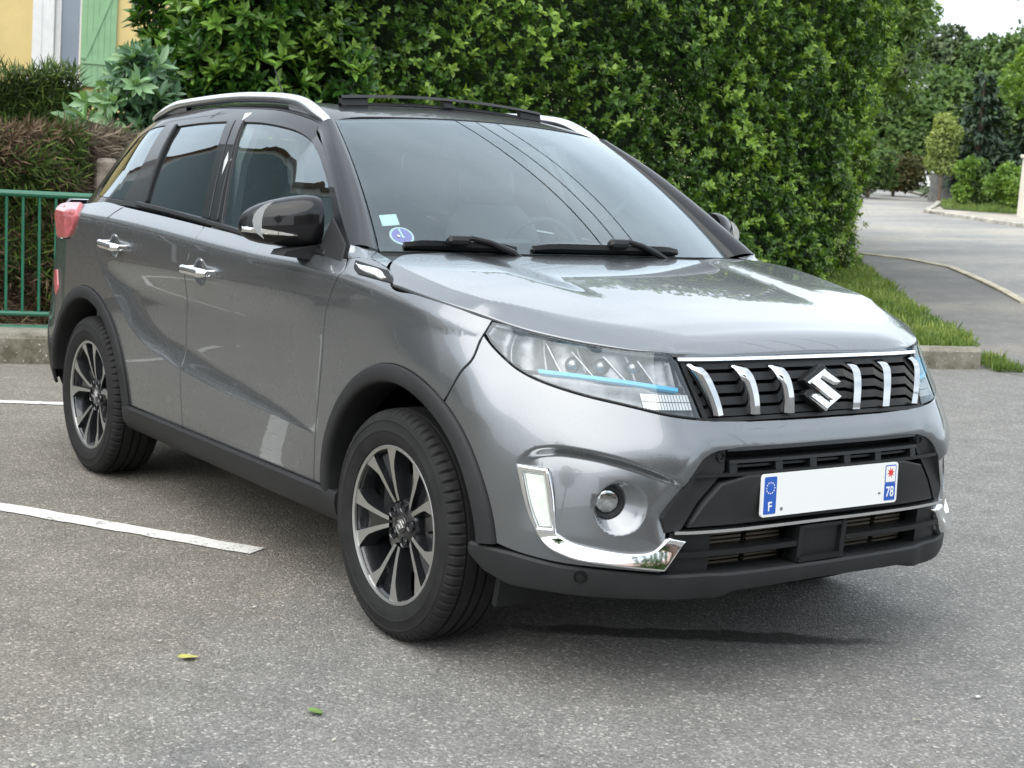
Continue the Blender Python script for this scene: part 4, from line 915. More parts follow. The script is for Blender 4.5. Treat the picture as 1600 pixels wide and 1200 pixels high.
# ---- dark inner shell behind the panel gaps
ss = np.linspace(-SMAX+.001, SMAX-.001, 261)
def shell_ok(x, z): return not ((x**2+(z-ZC)**2 < .47**2) or ((x+2.5)**2+(z-ZC)**2 < .47**2))
zs = np.linspace(.24, 1.06, 30); V = []; F = []
for z in zs:
    P = M0(ss, np.full(ss.shape, z)); n = -Nrm(M0, ss, np.full(ss.shape, z), 4e-3); V.append(P-n*np.where(np.abs(ss) < 1.05, .075, .022)[:,None])
V = np.array(V); m_ = len(ss)
for i in range(len(zs)-1):
    for j in range(m_-1):
        c = V[i:i+2, j:j+2].reshape(-1,3)
        nose = (c[:,0].mean() > .2 and c[:,2].mean() > .80) or (c[:,0].mean() > -.5 and c[:,2].mean() > .90)
        if all(shell_ok(q[0], q[2]) for q in c) and not nose: F.append((i*m_+j, i*m_+j+1, (i+1)*m_+j+1, (i+1)*m_+j))
mesh_obj('inner_body', V.reshape(-1,3), F, DEEP, car)
b = MB(); b.box((-1.25,0,.26), (3.30,1.30,.02)); b.box((-1.25,0,.30), (1.9,1.5,.12)); b.build('underbody', DEEP, car)
# ---- hood
he = [( .695,0.),(.695,-.2),(.685,-.38),(.660,-.47),(.608,-.558),(.517,-.653),(.437,-.717),(.37,-.747),(.304,-.770),(.235,-.802),(.149,-.828),(.044,-.845),(-.074,-.852)]
hr = [(-.074,-.852),(-.10,-.848),(-.150,-.828),(-.185,-.79)]; hb = [(-.185,-.79),(-.245,-.72),(-.262,-.62),(-.25,-.40),(-.235,0.)]
def sym(*segs, step=.02):
    h = []
    for s in segs:
        q = smooth_line(s, step)
        h += q if not h else q[1:]
    h = np.array(h)[:-1]; g = (h*np.array([1,-1]))[1:][::-1]
    c = smooth_line(segs[-1], step)[-1]
    return np.concatenate([h, [c], g])
_hx = np.arange(-.18,.60,.016); _hw = hood_edge_w(_hx); _hr = np.interp(_hx, [.25,.62],[.052,.20])
_he = np.concatenate([np.stack([_hx, -(_hw-_hr*k)],1) for k in (.12,.3,.5,.66,.78,.86,.92,.97,1.02,1.1,1.25)]); _hy = np.interp(_hx, [-.5,.5],[.50,.38])
_he = np.concatenate([_he]+[np.stack([_hx, -(_hy+o)],1) for o in (-.04,-.025,-.01,.01,.03,.05,.075)]); _he = np.concatenate([_he, _he*np.array([1,-1])])
hood = panel('hood', sym(he, hr, hb), HD, PAINT, car, 'R', step=.024, gap=.003, depth=.02, er=.004, extra=_he)
# ---- front bumper
bt = [(0.,.7183),(.2477,.72),(.4138,.7262)]; bl_ = [(.4138,.7262),(.5207,.7386),(.6513,.761),(.7382,.7774),(.8358,.8043),(.9067,.8311),(.9584,.8652),(.9922,.8985)]
vt = [FB[-1],(.9196,.3639),(.7958,.3498),(.6676,.346),(.5375,.3411)]
it = [(.5375,.3411),(.534,.39),(.5253,.4441)]; it2 = [(.5253,.4441),(.5367,.4819)]; it3 = [(.5367,.4819),(.4739,.584),(.4354,.6303),(.3997,.6476),(.2791,.6549),(0.,.657)]
half = []
for sgm in (bt, bl_, bumpgap+[FB[0]], FB, vt, it, it2, it3):
    q = smooth_line(sgm, .014); half += q if not half else q[1:]
half = np.array(half); other = (half*np.array([-1,1]))[1:-1][::-1]
BUMP = np.concatenate([half, other])
_se = np.arange(.44,.95,.009); _ze = cr1([.40,.5124,.6574,.7533,.8357,.8873,.93],[.53,.5745,.6214,.6358,.6357,.6221,.592], _se)
_ex = [np.stack([_se, _ze+o],1) for o in (.014,.009,.004,-.001,-.006,-.011,-.018,-.026)]
_an = np.linspace(0,2*np.pi,41)[:-1]
for q in (.03,.2,.4,.6,.75,.85,.92,.97,1.0,1.05,1.15):
    ux, uz = np.cos(_an), np.sin(_an); cx, cz = FOG[0]-BOWL[0], FOG[1]-BOWL[1]; bb_ = ux*cx+uz*cz; Rr = -bb_+np.sqrt(bb_*bb_-(cx*cx+cz*cz)+BOWL[2]**2)
    rr_ = .02+q*(Rr-.02); _ex.append(np.stack([FOG[0]+ux*rr_, FOG[1]+uz*rr_],1))
_ex = np.concatenate(_ex); _ex = np.concatenate([_ex, _ex*np.array([-1,1])])
bumper = panel('front_bumper', BUMP, MF, PAINT, car, 'R', sgn=-1, step=.0135, depth=.03, er=.003, extra=_ex)
# fog lamps
for sd in (1,-1):
    P = MF(np.array([FOG[0]]), np.array([FOG[1]]))[0]; ax = Vector((.86, -.5, 0)).normalized()
    P = Vector(P)+ax*.012
    def ring(b, prof):
        b.lathe(prof, 28, axis='y'); 
    b = MB(); b.lathe([(.0,-.004),(.022,-.006),(.029,.004),(.033,.012),(.040,.014),(.042,.004),(.038,-.05)], 32, axis='y')
    Mx = Matrix.Rotation(math.atan2(ax.y, ax.x)-math.pi/2, 3, 'Z')
    def place(b):
        b.V = [tuple((Mx @ Vector(v))+P) for v in b.V]
        return b if sd == 1 else b.mirrored()
    fl = place(b).build('fog_lamp', PLAST2, car)
    b = MB(); b.lathe([(0,.006),(.012,.0045),(.022,.001),(.0285,-.004)], 28, axis='y'); b.lathe([(0,.010),(.02,.0095),(.0285,.006)], 28, axis='y')
    place(b).build('fog_lens', mat('fog_lens%d' % sd, (.42,.44,.45), .10, .95, coat=1, var=.7, var_scale=45), fl)
# ---- chrome sweep and daytime lamp
drl = loop([(.9288,.5911),(.8418,.5893)], [(.8418,.5893),(.8186,.5136),(.8026,.4292)], [(.8026,.4292),(.7682,.4117),(.6869,.3979),(.5934,.3941),(.5627,.4021),(.5248,.4359)], [(.5248,.4359),(.4769,.4272)], [(.4769,.4272),(.5354,.3530)], [(.5354,.3530),(.6532,.3600),(.7643,.3705),(.8336,.3975),(.8678,.4410),(.901,.511),(.9288,.5911)], step=.012)
lampo = loop([(.905,.5724),(.852,.5723)], [(.852,.5723),(.8336,.5038),(.816,.440)], [(.816,.440),(.850,.437)], [(.850,.437),(.876,.4897),(.905,.5724)], step=.01)
def MT(s, z):
    a = np.abs(s); P = M0(s, z); n = -Nrm(M0, np.asarray(s, float), np.full(np.shape(s), .45), 4e-3); n[..., 2] = 0
    t = np.maximum(0, .428-z); return P+n*(.36*(t-.012+np.sqrt((t-.012)**2+.010**2))/2*sst(.88,.80,a)*sst(.46,.53,a))[..., None]
tr = panel('bumper_chrome_trim', drl, MT, CHROME, car, 'RL', sgn=-1, step=.013, off=.007, er=.005, depth=.03, holes=[lampo], gap=.0005, hole_depth=.02)
for o in tr: o['label'] = 'bright chrome sweep under the fog lamp'
DRLM = mat('daytime_lamp_white', (.62,.67,.62), .12, coat=1.0, emit=((.9,1,.92), .05), var=.15, var_scale=40)
panel('daytime_running_lamp', lampo, M0, DRLM, tr, 'RL', sgn=-1, step=.013, off=.001, gap=.002)
# ---- lower valance and lip
ssv = np.linspace(-1.052, 1.052, 121)
def sweepM(name, ss, prof, m, parent, sides='R', angle=40):
    rows = []
    for s in ss:
        pr = prof(float(s)); z = np.array([q[0] for q in pr]); o = np.array([q[1] for q in pr])
        n = -Nrm(M0, np.full(z.shape, s), np.full(z.shape, .5), 5e-3); n[:,2] = 0; n /= np.linalg.norm(n,axis=1,keepdims=True)
        rows.append(M0(np.full(z.shape, s), z)+n*o[:,None])
    return grids(name, np.array(rows), m, parent, sides, angle=angle, close=True)
def vprof(s):
    a = abs(s); zt = float(np.interp(a, [0,.45,.5375,.6676,.7958,.9196,1.052], [.334,.340,.3395,.344,.348,.362,.367])); zb = float(np.interp(a, [0,.33,.38,.52,.74,.92,1.0,1.052], [.284,.284,.268,.270,.268,.272,.296,.33]))
    e = .010*float(sst(.42,.36,a))
    return [(zt,-.05),(zt,.004+e),(zt-.006,.011+e),(zb+.022,.014+e),(zb+.006,.010+e),(zb,-.004),(zb-.01,-.07)]
val = sweepM('lower_valance', ssv, vprof, PLAST, car)
for s in (.7314,-.7314):
    q = M0(s,.3263)[0]; n = -Nrm(M0, np.array([s]), np.array([.3263]))[0]
    b = MB(); b.lathe([(0,.004),(.010,.004),(.0105,.0),(.014,-.0),(.016,.003),(.017,-.006)], 24, axis='z')
    Q = Vector(n).to_track_quat('Z','Y').to_matrix(); b.V = [tuple(Q @ Vector(v)+Vector(q+n*.015)) for v in b.V]
    b.build('parking_sensor', PLAST2, bumper)
# ---- lower intake
b = MB(); cbox(b, -.56, .56, .30, .67, -.10, -.085, 24); b.build('intake_back', DEEP, car)
intake = empty('lower_intake'); intake.parent = car
b = MB()
cbox(b, -.50, .50, .585, .594, -.06, -.014, 20); 
for s in (-.345,-.19,-.065,.065,.19,.345): cbox(b, s-.012, s+.012, .592, .624, -.06, -.016, 2)
cbox(b, -.36, .36, .618, .626, -.06, -.012, 18); cbox(b, -.35, .35, .604, .610, -.06, -.03, 18)
b.build('upper_vent', PLAST2, intake)
b = MB()
pl = [(.0,.588),(.30,.588),(.385,.570),(.43,.52),(.475,.455),(.0,.452)]
P2 = np.array(pl[:-1]+[(x*-1, y) for x, y in pl[:-1][::-1]][:-1] if False else pl[:-1]+[(-x, y) for x, y in pl[1:-1]][::-1])
V, F, N = panel_data(loop(*[[tuple(P2[i]), tuple(P2[(i+1) % len(P2)])] for i in range(len(P2))], step=.02), _M, sgn=-1, step=.03, off=-.008, er=.006, depth=.06)
mesh_obj('plate_panel', V, F, PLAST, intake, N)
# side frames of the opening
for sg in (1,-1):
    b = MB(); fr = [(.4354,.6303),(.3997,.6476),(.36,.650),(.37,.60),(.40,.57),(.445,.52),(.485,.455),(.5253,.4441),(.5367,.4819),(.4739,.584)]
    b.prism([(sg*x, z) for x, z in (fr if sg > 0 else fr[::-1])], lambda s, z: M0(s, z)[0]-np.array([.045,0,0]), lambda s, z: M0(s, z)[0]-np.array([.020 if abs(s) < .47 else .012,0,0])); b.build('opening_frame', PLAST, intake)
b = MB(); cbox(b, -.36,.36, .648,.657, -.08, -.012, 18); b.build('top_rim', PLAST2, intake)
b = MB(); cbox(b, -.512,.512, .4445,.4525, -.03,.006, 30); b.build('thin_chrome_bar', SATIN, intake)
b = MB()
cbox(b, -.52,-.08, .383,.397, -.05,.002, 10); cbox(b, .08,.52, .383,.397, -.05,.002, 10)
cbox(b, -.52,-.40, .338,.444, -.05,-.012, 5); cbox(b, .40,.52, .338,.444, -.05,-.012, 5)
b.build('lower_slat', PLAST2, intake)
RAD = mat('radiator_fins', (.10,.085,.065), .5, .5)
b = MB()
for s0, s1 in ((-.38,-.26),(-.24,-.12),(.12,.24),(.26,.38)):
    for z in np.arange(.345,.44,.011): cbox(b, s0, s1, z, z+.006, -.07, -.055, 3)
b.build('radiator_fin', RAD, intake)['kind'] = 'stuff'
b = MB(); cbox(b, -.07,.10, .338,.438, -.05,-.004, 4); cbox(b, -.075,-.058,.338,.438,-.02,.006,1); cbox(b, .088,.105,.338,.438,-.02,.006,1); cbox(b,-.07,.10,.338,.352,-.02,.012,3); cbox(b,-.07,.10,.428,.438,-.02,.004,3)
b.build('radar_sensor', PLAST2, intake)
for s in (.379,-.379):
    q = M0(s,.6345)[0]; b = MB(); bb = MB(); bb.lathe([(0,-.001),(.009,-.001),(.0095,.003),(.012,.004),(.013,-.012)], 20, axis='z'); Q = Vector((1,0,0)).to_track_quat('Z','Y').to_matrix(); bb.V = [tuple(Q @ Vector(v)+Vector(q+np.array([-.018,0,0]))) for v in bb.V]; b.add(bb.V, bb.F); b.build('vent_sensor', PLAST2, intake)
cov = loop([(.536,.5018),(.5054,.5681)], [(.5054,.5681),(.4333,.5418)], [(.4333,.5418),(.4609,.4813)], [(.4609,.4813),(.536,.5018)], step=.01)
# ---- licence plate
plate = empty('licence_plate', (.822,0,.5307)); plate.parent = car; plate.rotation_euler = (0,R_(-1.5),0)
def rrect(w, h, r, n=6):
    out = []
    for cx, cy, a0 in ((w/2-r,h/2-r,0),(-w/2+r,h/2-r,90),(-w/2+r,-h/2+r,180),(w/2-r,-h/2+r,270)):
        for k in range(n+1):
            a = R_(a0+90*k/n); out.append((cx+r*math.cos(a), cy+r*math.sin(a)))
    return out
def plate_piece(name, poly, x0, x1, m, cy=0., cz=0.):
    b = MB(); b.prism([(p[0]+cy, p[1]+cz) for p in poly], lambda a, c: (x0,a,c), lambda a, c: (x1,a,c)); return b.build(name, m, plate, angle=25)
PW = mat('plate_white', (.78,.79,.77), .35, coat=.3); PB = mat('plate_blue', (.008,.085,.42), .35, coat=.3); PR = mat('plate_red', (.62,.03,.02), .4); PY = mat('plate_star_pale', (.55,.65,.8), .4)
plate_piece('plate_blank', rrect(.520,.112,.010), -.004, .002, PW)
pe = plate_piece('country_band', rrect(.044,.098,.004), .002, .0027, PB, -.230)
plate_piece('region_band', rrect(.044,.048,.003), .002, .0027, PB, .230, -.025)
plate_piece('region_field', rrect(.044,.050,.003), .002, .0026, PB, .230, .0245); plate_piece('region_emblem_field', rrect(.038,.044,.002), .0026, .0030, PW, .230, .0245)
star = [(.0155*(1 if k % 2 == 0 else .45)*math.cos(math.pi*k/8+.2), .0155*(1 if k % 2 == 0 else .45)*math.sin(math.pi*k/8+.2)) for k in range(16)]
plate_piece('red_star', star, .0030, .0034, PR, .230, .028)
for k in range(12):
    a = math.pi*k/6; st = [(.0026*(1 if j % 2 == 0 else .5)*math.sin(math.pi*j/5), .0026*(1 if j % 2 == 0 else .5)*math.cos(math.pi*j/5)) for j in range(10)]
    plate_piece('small_star', st, .0027, .0031, PW, -.230+.0145*math.sin(a), .0195+.0145*math.cos(a))
def text_obj(name, body, size, m, parent, loc, rot, ext=.0003, sx=1., align='CENTER'):
    c = bpy.data.curves.new(name, 'FONT'); c.body = body; c.size = size; c.extrude = ext; c.align_x = align; c.align_y = 'CENTER'; c.offset = .0004*size/.03
    o = bpy.data.objects.new(name, c); COL.objects.link(o)
    bpy.context.view_layer.update()
    me = bpy.data.meshes.new_from_object(o.evaluated_get(bpy.context.evaluated_depsgraph_get())); COL.objects.unlink(o); bpy.data.objects.remove(o)
    q = bpy.data.objects.new(name, me); me.materials.clear(); me.materials.append(m); COL.objects.link(q); q.parent = parent
    q.location = loc; q.rotation_euler = rot; q.scale = (sx,1,1)
    return q
_pr = (R_(90),0,R_(90))
text_obj('letter_f', 'F', .034, PW, plate, (.0031,-.230,-.030), _pr)
text_obj('number_78', '78', .040, PW, plate, (.0031,.230,-.026), _pr, sx=.80)
b = MB(); b.box((.0025,-.187,-.038), (.002,.009,.009), bev=.002); b.build('plate_screw', STEEL, plate); b = MB(); b.box((.0025,.188,-.026), (.002,.009,.006), bev=.002); b.build('plate_screw', STEEL, plate)
# ---- grille
grille = empty('front_grille'); grille.parent = car
gb = sym([(0.,.869),(.25,.871),(.437,.876)], [(.437,.876),(.430,.80),(.4138,.727)], [(.4138,.727),(.25,.7205),(0.,.719)], step=.03)
gb = np.concatenate([gb]) 
V, F, N = panel_data(np.stack([gb[:,0]*1., gb[:,1]],1) if False else np.array([(q[0], q[1]) for q in gb]) if False else loop(*[[(0.,.869),(.25,.871),(.437,.876)], [(.437,.876),(.430,.80),(.4138,.727)], [(.4138,.727),(.25,.7205),(0.,.719),(-.25,.7205),(-.4138,.727)], [(-.4138,.727),(-.430,.80),(-.437,.876)], [(-.437,.876),(-.25,.871),(0.,.869)]]), _M, sgn=-1, step=.04, off=-.045, depth=.02)
mesh_obj('grille_back', V, F, DEEP, grille, N)
for z0, z1 in ((.846,.862),(.817,.836),(.788,.807),(.759,.778),(.732,.750)):
    b = MB(); w = float(np.interp(z0, [.73,.86], [.405,.425])); cbox(b, -w, w, z0, z1, -.045, -.007, 26, lean=0.); b.build('slat', PLAST2, grille)
b = MB(); w = .437
sp = [(s, z) for s, z in gb]
cbox(b, -.435,.435, .7195,.729, -.04,-.003, 26); cbox(b, -.437,.437, .862,.8685, -.04,-.006, 26)
for sg in (1,-1):
    b.prism([(sg*.4138,.7262),(sg*.400,.729),(sg*.421,.868),(sg*.437,.872)][::sg], lambda s, z: M0(s,z)[0]-np.array([.04,0,0]), lambda s, z: M0(s,z)[0]-np.array([.002,0,0]))
b.build('grille_frame', PLAST2, grille)
b = MB(); cbox(b, -.445,.445, .8685,.8765, -.03,.006, 30); b.build('chrome_top_strip', CHROME, grille)
BARS = [((.4248,.862),(.3820,.859),(.3560,.738),(.3900,.736)), ((.2880,.857),(.2460,.855),(.2310,.735),(.2680,.736)), ((.1680,.854),(.1240,.853),(.1080,.733),(.1480,.734))]
BLADE = mat('dark_chrome', (.50,.51,.52), .07, 1.0)
def bar_mesh(q, sg):
    # S-shaped blade: leans out at the top, hollow chamfer on its outer flank
    rows = []
    for t in np.linspace(0, 1, 17):
        a = np.array(q[0])*(1-t)+np.array(q[3])*t; c = np.array(q[1])*(1-t)+np.array(q[2])*t
        bow = .003*math.sin(math.pi*t); tp = .80
        a = a+np.array([-bow,0]); c = c+np.array([-bow,0]); w = (c-a)*tp; a = (a+c)/2-w/2
        row = []
        for k, o in ((0,-.02),(0,.0),(.22,.014),(.30,.017),(1,.012),(1,-.02)):
            s, z = a+w*k; f = float(np.interp(t, [0,.06,.15,.3,.6,.85,1], [-.008,.008,.017,.017,.012,.005,-.001]))
            P = M0(sg*s, z)[0]; row.append(P+np.array([(o+f) if o > -.01 else o,0,0]))
        rows.append(row)
    return np.array(rows)
for q in BARS:
    for sg in (1,-1):
        grids('chrome_blade', bar_mesh(q, sg), BLADE, grille, 'R', angle=30, close=True)
EMB = [(-.011,.847),(-.0658,.8092),(-.0508,.8028),(-.038,.8025),(-.0284,.8056),(.0060,.8231),(.0088,.8205),(-.0625,.7704),(.0004,.7336),(.0588,.7749),(.0454,.7813),(.0309,.7834),(.0155,.7803),(-.0145,.7597),(-.0185,.7619),(.0554,.8136)]
EMB = [(y*1.04, (z-.79)*1.0+.79) for y, z in EMB]
def emb_mesh(pts, x0, x1, tilt, c, m, name, parent, bevel=.004, scale=1., ridge=None):
    """pts (s,z) -> extruded badge facing +x with a raised ridge bevel"""
    bm = bmesh.new(); cy = np.mean([p[0] for p in pts]); cz = np.mean([p[1] for p in pts])
    vs = [bm.verts.new((0, -(p[0]-cy)*scale, (p[1]-cz)*scale)) for p in pts]
    f = bm.faces.new(vs); bm.normal_update()
    if f.normal.x < 0: f.normal_flip()
    r = bmesh.ops.extrude_face_region(bm, geom=[f]); nv = [e for e in r['geom'] if isinstance(e, bmesh.types.BMVert)]
    bmesh.ops.translate(bm, verts=nv, vec=(x1-x0,0,0))
    nf = [e for e in r['geom'] if isinstance(e, bmesh.types.BMFace)]
    if bevel: bmesh.ops.inset_region(bm, faces=nf, thickness=bevel, depth=bevel*.6 if ridge is None else ridge)
    bmesh.ops.recalc_face_normals(bm, faces=bm.faces)
    me = bpy.data.meshes.new(name); bm.to_mesh(me); bm.free(); me.materials.append(m)
    o = bpy.data.objects.new(name, me); COL.objects.link(o); o.parent = parent; o.location = c; o.rotation_euler = (0,tilt,0)
    return o
emb_mesh(EMB, 0, .009, R_(-14), (.762,-.0,.789), CHROME, 'badge_letter', grille, .0072, ridge=.0062)
EB = [(-.011,.8555),(-.075,.8085),(-.060,.7965),(-.046,.7935),(-.074,.7700),(.0004,.7250),(.069,.7750),(.054,.7875),(.040,.7910),(.066,.8140)]
_ep = np.array(EMB); _ep = _ep if area2(_ep) > 0 else _ep[::-1]; _eo = inset(_ep, -.0065); _dia = [p for i, p in enumerate(_eo) if 1]
emb_mesh(EB, 0, .024, R_(-14), (.737,-.0,.789), PLAST2, 'badge_base', grille, .004)
# ---- headlights
HLo = [[(.9905,.9335),(.9922,.8999)], [(.9922,.8999),(.9584,.8652),(.9067,.8311),(.8358,.8043),(.7382,.7774),(.6513,.761),(.5207,.7386),(.4199,.7270)], [(.4199,.7270),(.4297,.7937),(.4430,.8661)], [(.4430,.8661),(.465,.8830),(.5684,.8895),(.6939,.9000),(.8135,.9145),(.9905,.9335)]]
hl = loop(*HLo, step=.015)
lens = panel('headlight', hl, _M, LENS, car, 'RL', sgn=-1, step=.025, gap=.002, depth=.006)
for o in lens: o['label'] = 'clear headlight with pale blue light bar'
panel('lens_border', hl, _M, PLAST2, lens, 'RL', sgn=-1, step=.03, gap=.0015, er=0, depth=.01, off=-.004, holes=[inset(hl if area2(hl) > 0 else hl[::-1], .0075)])
REFL = mat('lamp_reflector', (.26,.275,.29), .18, .85, var=.45, var_scale=55); HOUS = mat('lamp_housing', (.20,.21,.22), .30, .65, var=.45, var_scale=25); BLUE = mat('light_bar_blue', (.06,.42,.68), .25, emit=((.08,.50,.85), .12)); AMB = mat('turn_lamp_clear', (.66,.66,.64), .15, .6)
def hl_inner(s, z):
    """chambered bowl behind the lens"""
    s_ = np.atleast_1d(np.asarray(s, float)); z_ = np.atleast_1d(np.asarray(z, float))
    bar = cr1([.4598,.5347,.6335,.7253,.8206,1.],[.7997,.8072,.8156,.8215,.8251,.83], s_)
    up = sst(-.004,.012, z_-bar)
    ch = np.abs(np.sin((s_-.46)*math.pi/.115))
    d = .012+.030*up*ch**.5+.012*sst(.0,.05,bar-z_)
    d = d*sst(.995,.93,s_)*.9+.010
    return M0(s_, z_)+Nrm(M0, s_, z_, 3e-3)*d[:,None]
inn = panel('reflector', hl, hl_inner, HOUS, lens, 'RL', sgn=-1, step=.012, gap=.004, depth=-.012, er=.0)
# bright inner pieces
b = MB()
for s0, w in ((.52,.007),(.60,.008),(.68,.008),(.76,.008)):
    zt = float(cr1([.45,.57,.69,.81],[.872,.879,.889,.903], s0)); zb = float(cr1([.4598,.5347,.6335,.7253,.8206],[.7997,.8072,.8156,.8215,.8251], s0))+.008
    b.prism([(s0+.030,zt-.006),(s0+.030+w*.5,zt-.006),(s0+w*.5,zb),(s0,zb)], lambda s, z: M0(s,z)[0]+Nrm(M0,np.array([s]),np.array([z]))[0]*.045, lambda s, z: M0(s,z)[0]+Nrm(M0,np.array([s]),np.array([z]))[0]*.022)
for s0 in (.565,.645,.72):
    q = M0(s0,.853)[0]; n = -Nrm(M0, np.array([s0]), np.array([.853]))[0]
    bb = MB(); bb.lathe([(0,.006),(.012,.003),(.019,-.004),(.021,-.014)], 18, axis='z'); Q = Vector((.9,-.35,.1)).normalized().to_track_quat('Z','Y').to_matrix(); bb.V = [tuple(Q @ Vector(v)+Vector(q-n*.030)) for v in bb.V]; b.add(bb.V, bb.F)
# upper silver rim along the top and rear sweep
for a in (b,):
    ts = np.linspace(.47,.985,22); zt = cr1([.465,.5684,.6939,.8135,.9905],[.8800,.8865,.8970,.9115,.9300], ts)
    rows = [[M0(s, z-.001)[0]+Nrm(M0,np.array([s]),np.array([z]))[0]*.006, M0(s, z-.006)[0]+Nrm(M0,np.array([s]),np.array([z]))[0]*.008] for s, z in zip(ts, zt)]
    V, F = grid_data(np.array(rows)); a.add(V, F)
RB_ = b
RB_.build('reflector_fin', REFL, lens[0], fix=False); RB_.mirrored().build('reflector_fin', REFL, lens[1], fix=False)
b = MB(); zz = lambda s: float(cr1([.4598,.5347,.6335,.7253,.8206],[.7997,.8072,.8156,.8215,.8251], s))
rows = []
for s in np.linspace(.462,.822,22):
    n = Nrm(M0,np.array([s]),np.array([.81]))[0]; z = zz(s)
    rows.append([M0(s,z+.0043)[0]+n*.030, M0(s,z+.0043)[0]+n*.006, M0(s,z-.0043)[0]+n*.006, M0(s,z-.0043)[0]+n*.030])
grids('light_bar', np.array(rows), BLUE, lens, 'RL', close=True)
b = MB()
for s0 in np.arange(.435,.575,.009):
    for z0, z1 in ((.748,.765),(.767,.784)):
        zlo = float(np.interp(s0, [.43,.58], [.733,.752])); 
        if z0 < zlo: z0 = zlo
        hi = zz(max(s0,.4598))-.012
        if z1 > hi: z1 = hi
        if z1-z0 > .004: cbox(b, s0+.0008, s0+.0078, z0, z1, -.022, -.010, 1)
bm_ = b.mirrored(); b.build('turn_lamp', AMB, lens[0]); bm_.build('turn_lamp', AMB, lens[1])
# ---- fender vent garnish
vo = loop([(1.7437,1.0470),(1.563,1.0315)], [(1.563,1.0345),(1.520,1.015),(1.497,.995)], [(1.497,.995),(1.6806,1.006)], [(1.6806,1.006),(1.722,1.022),(1.7437,1.0470)], step=.01)
g = panel('vent_garnish', vo, _M, PLAST2, fend, 'RL', sgn=-1, step=.02, off=.004)
vc = loop([(1.7176,1.0335),(1.5777,1.0235),(1.537,1.0085)], [(1.537,1.0085),(1.545,1.003),(1.60,1.009),(1.6871,1.0205),(1.7176,1.0335)], step=.008)
panel('vent_chrome', vc, _M, CHROME, fend, 'RL', sgn=-1, step=.01, off=.010, er=.003, gap=0)
# ---- wheel arch cladding and liners
def cladding(name, xc, a0, a1):
    t = np.radians(np.linspace(a0, a1, 60)); rows = []
    for a in t:
        row = []
        for r, o in ((RO+.001,-.004),(RO+.001,.006),(RO-.004,.011),(RO-.030,.015),(RI+.010,.017),(RI+.003,.012),(RI,.0),(RI-.004,-.06),(RI-.002,-.10)):
            x = xc+r*math.cos(a); z = ZC+r*math.sin(a); row.append((x, z, o))
        X = np.array(row); w = -M0(s_at(X[:,0], X[:,1]), X[:,1])[:,1]
        rows.append(np.stack([X[:,0], -(w+X[:,2]), X[:,1]],1))
    grids(name, np.array(rows), PLAST, car, 'RL', flip=False, angle=45)
    t = np.radians(np.linspace(-4, 184, 40)); P = np.array([[(xc+(RI+.03)*math.cos(a), y, ZC+(RI+.03)*math.sin(a)) for y in (-.80,-.70,-.60,-.50)] for a in t])
    grids(name.replace('cladding','liner'), P, PLAST2, car, 'RL')
    V = [(xc+(RI+.03)*math.cos(a), -.50, ZC+(RI+.03)*math.sin(a)) for a in t]
    for sg in (1,-1): mesh_obj(name.replace('cladding','inner_wall'), [(x, sg*-y if sg < 0 else y, z) for x, y, z in V], [tuple(range(len(V)))], DEEP, car)
cladding('front_arch_cladding', 0, 6, 186); cladding('rear_arch_cladding', -2.5, 0, 172)
# ---- sills
def sprof(s):
    e = float(sst(3.60,3.45,s)*sst(1.77,1.86,s))
    return [(.349,-.03),(.349,.004+.006*e),(.340,.012+.006*e),(.315,.020),(.285,.024),(.262,.018),(.248,.004),(.238,-.04),(.225,-.20)]
sills = sweepM('side_sill', np.linspace(1.775,3.525,60), sprof, PLAST, car, 'RL')
# ---- greenhouse
def yb(x):
    a, c = .2, .75
    for _ in range(40):
        y = (a+c)/2; z = RF(x, y)[0,2]; w = -GS(x, z)[0,1]
        if w > y: a = y
        else: c = y
    return (a+c)/2
xs_ = np.linspace(-1.0,-2.98,34); YB = [yb(float(x)) for x in xs_]; ZB = [float(RF(x, y)[0,2]) for x, y in zip(xs_, YB)]
roof_o = sym([(-.932,0.),(-.945,-.28),(-.982,-.562)], [(-.982,-.562)]+[(float(x), -y) for x, y in zip(xs_, YB)], [(float(xs_[-1]), -YB[-1]),(-3.02,-.2),(-3.03,0.)], step=.03)
sroof = rrect(.80,.86,.05)
sunh = [(-1.58+a, c_) for a, c_ in sroof]
roof = panel('roof', roof_o, RF, BLACK, car, 'R', step=.04, holes=[sunh], gap=.0015)
apil = [(-.372,1.0816),(-.5166,1.178),(-.6583,1.271),(-.8325,1.3705),(-.9844,1.434),(float(xs_[0]), ZB[0])]
fgl = loop([(-1.4784,1.4549),(-1.3554,1.4526),(-1.2301,1.4438),(-1.0878,1.4262),(-.9886,1.4026),(-.8539,1.3509),(-.7388,1.2911),(-.6315,1.2237),(-.545,1.160)], [(-.545,1.160),(-.545,1.066)], [(-.545,1.066),(-.9106,1.0771),(-1.3044,1.1022)], [(-1.3044,1.1022),(-1.4784,1.4549)])
rgl = loop([(-2.1075,1.4389),(-1.8813,1.4508),(-1.626,1.4575)], [(-1.626,1.4575),(-1.555,1.2887),(-1.485,1.1147)], [(-1.485,1.1147),(-1.7593,1.1277),(-2.0567,1.1416)], [(-2.0567,1.1416),(-2.085,1.2564),(-2.1075,1.4389)])
qgl = loop([(-2.255,1.4455),(-2.42,1.430),(-2.53,1.395)], [(-2.53,1.395),(-2.62,1.29),(-2.715,1.19)], [(-2.715,1.19),(-2.705,1.152),(-2.64,1.145)], [(-2.64,1.145),(-2.323,1.1400)], [(-2.323,1.1400),(-2.285,1.2254),(-2.255,1.4455)])
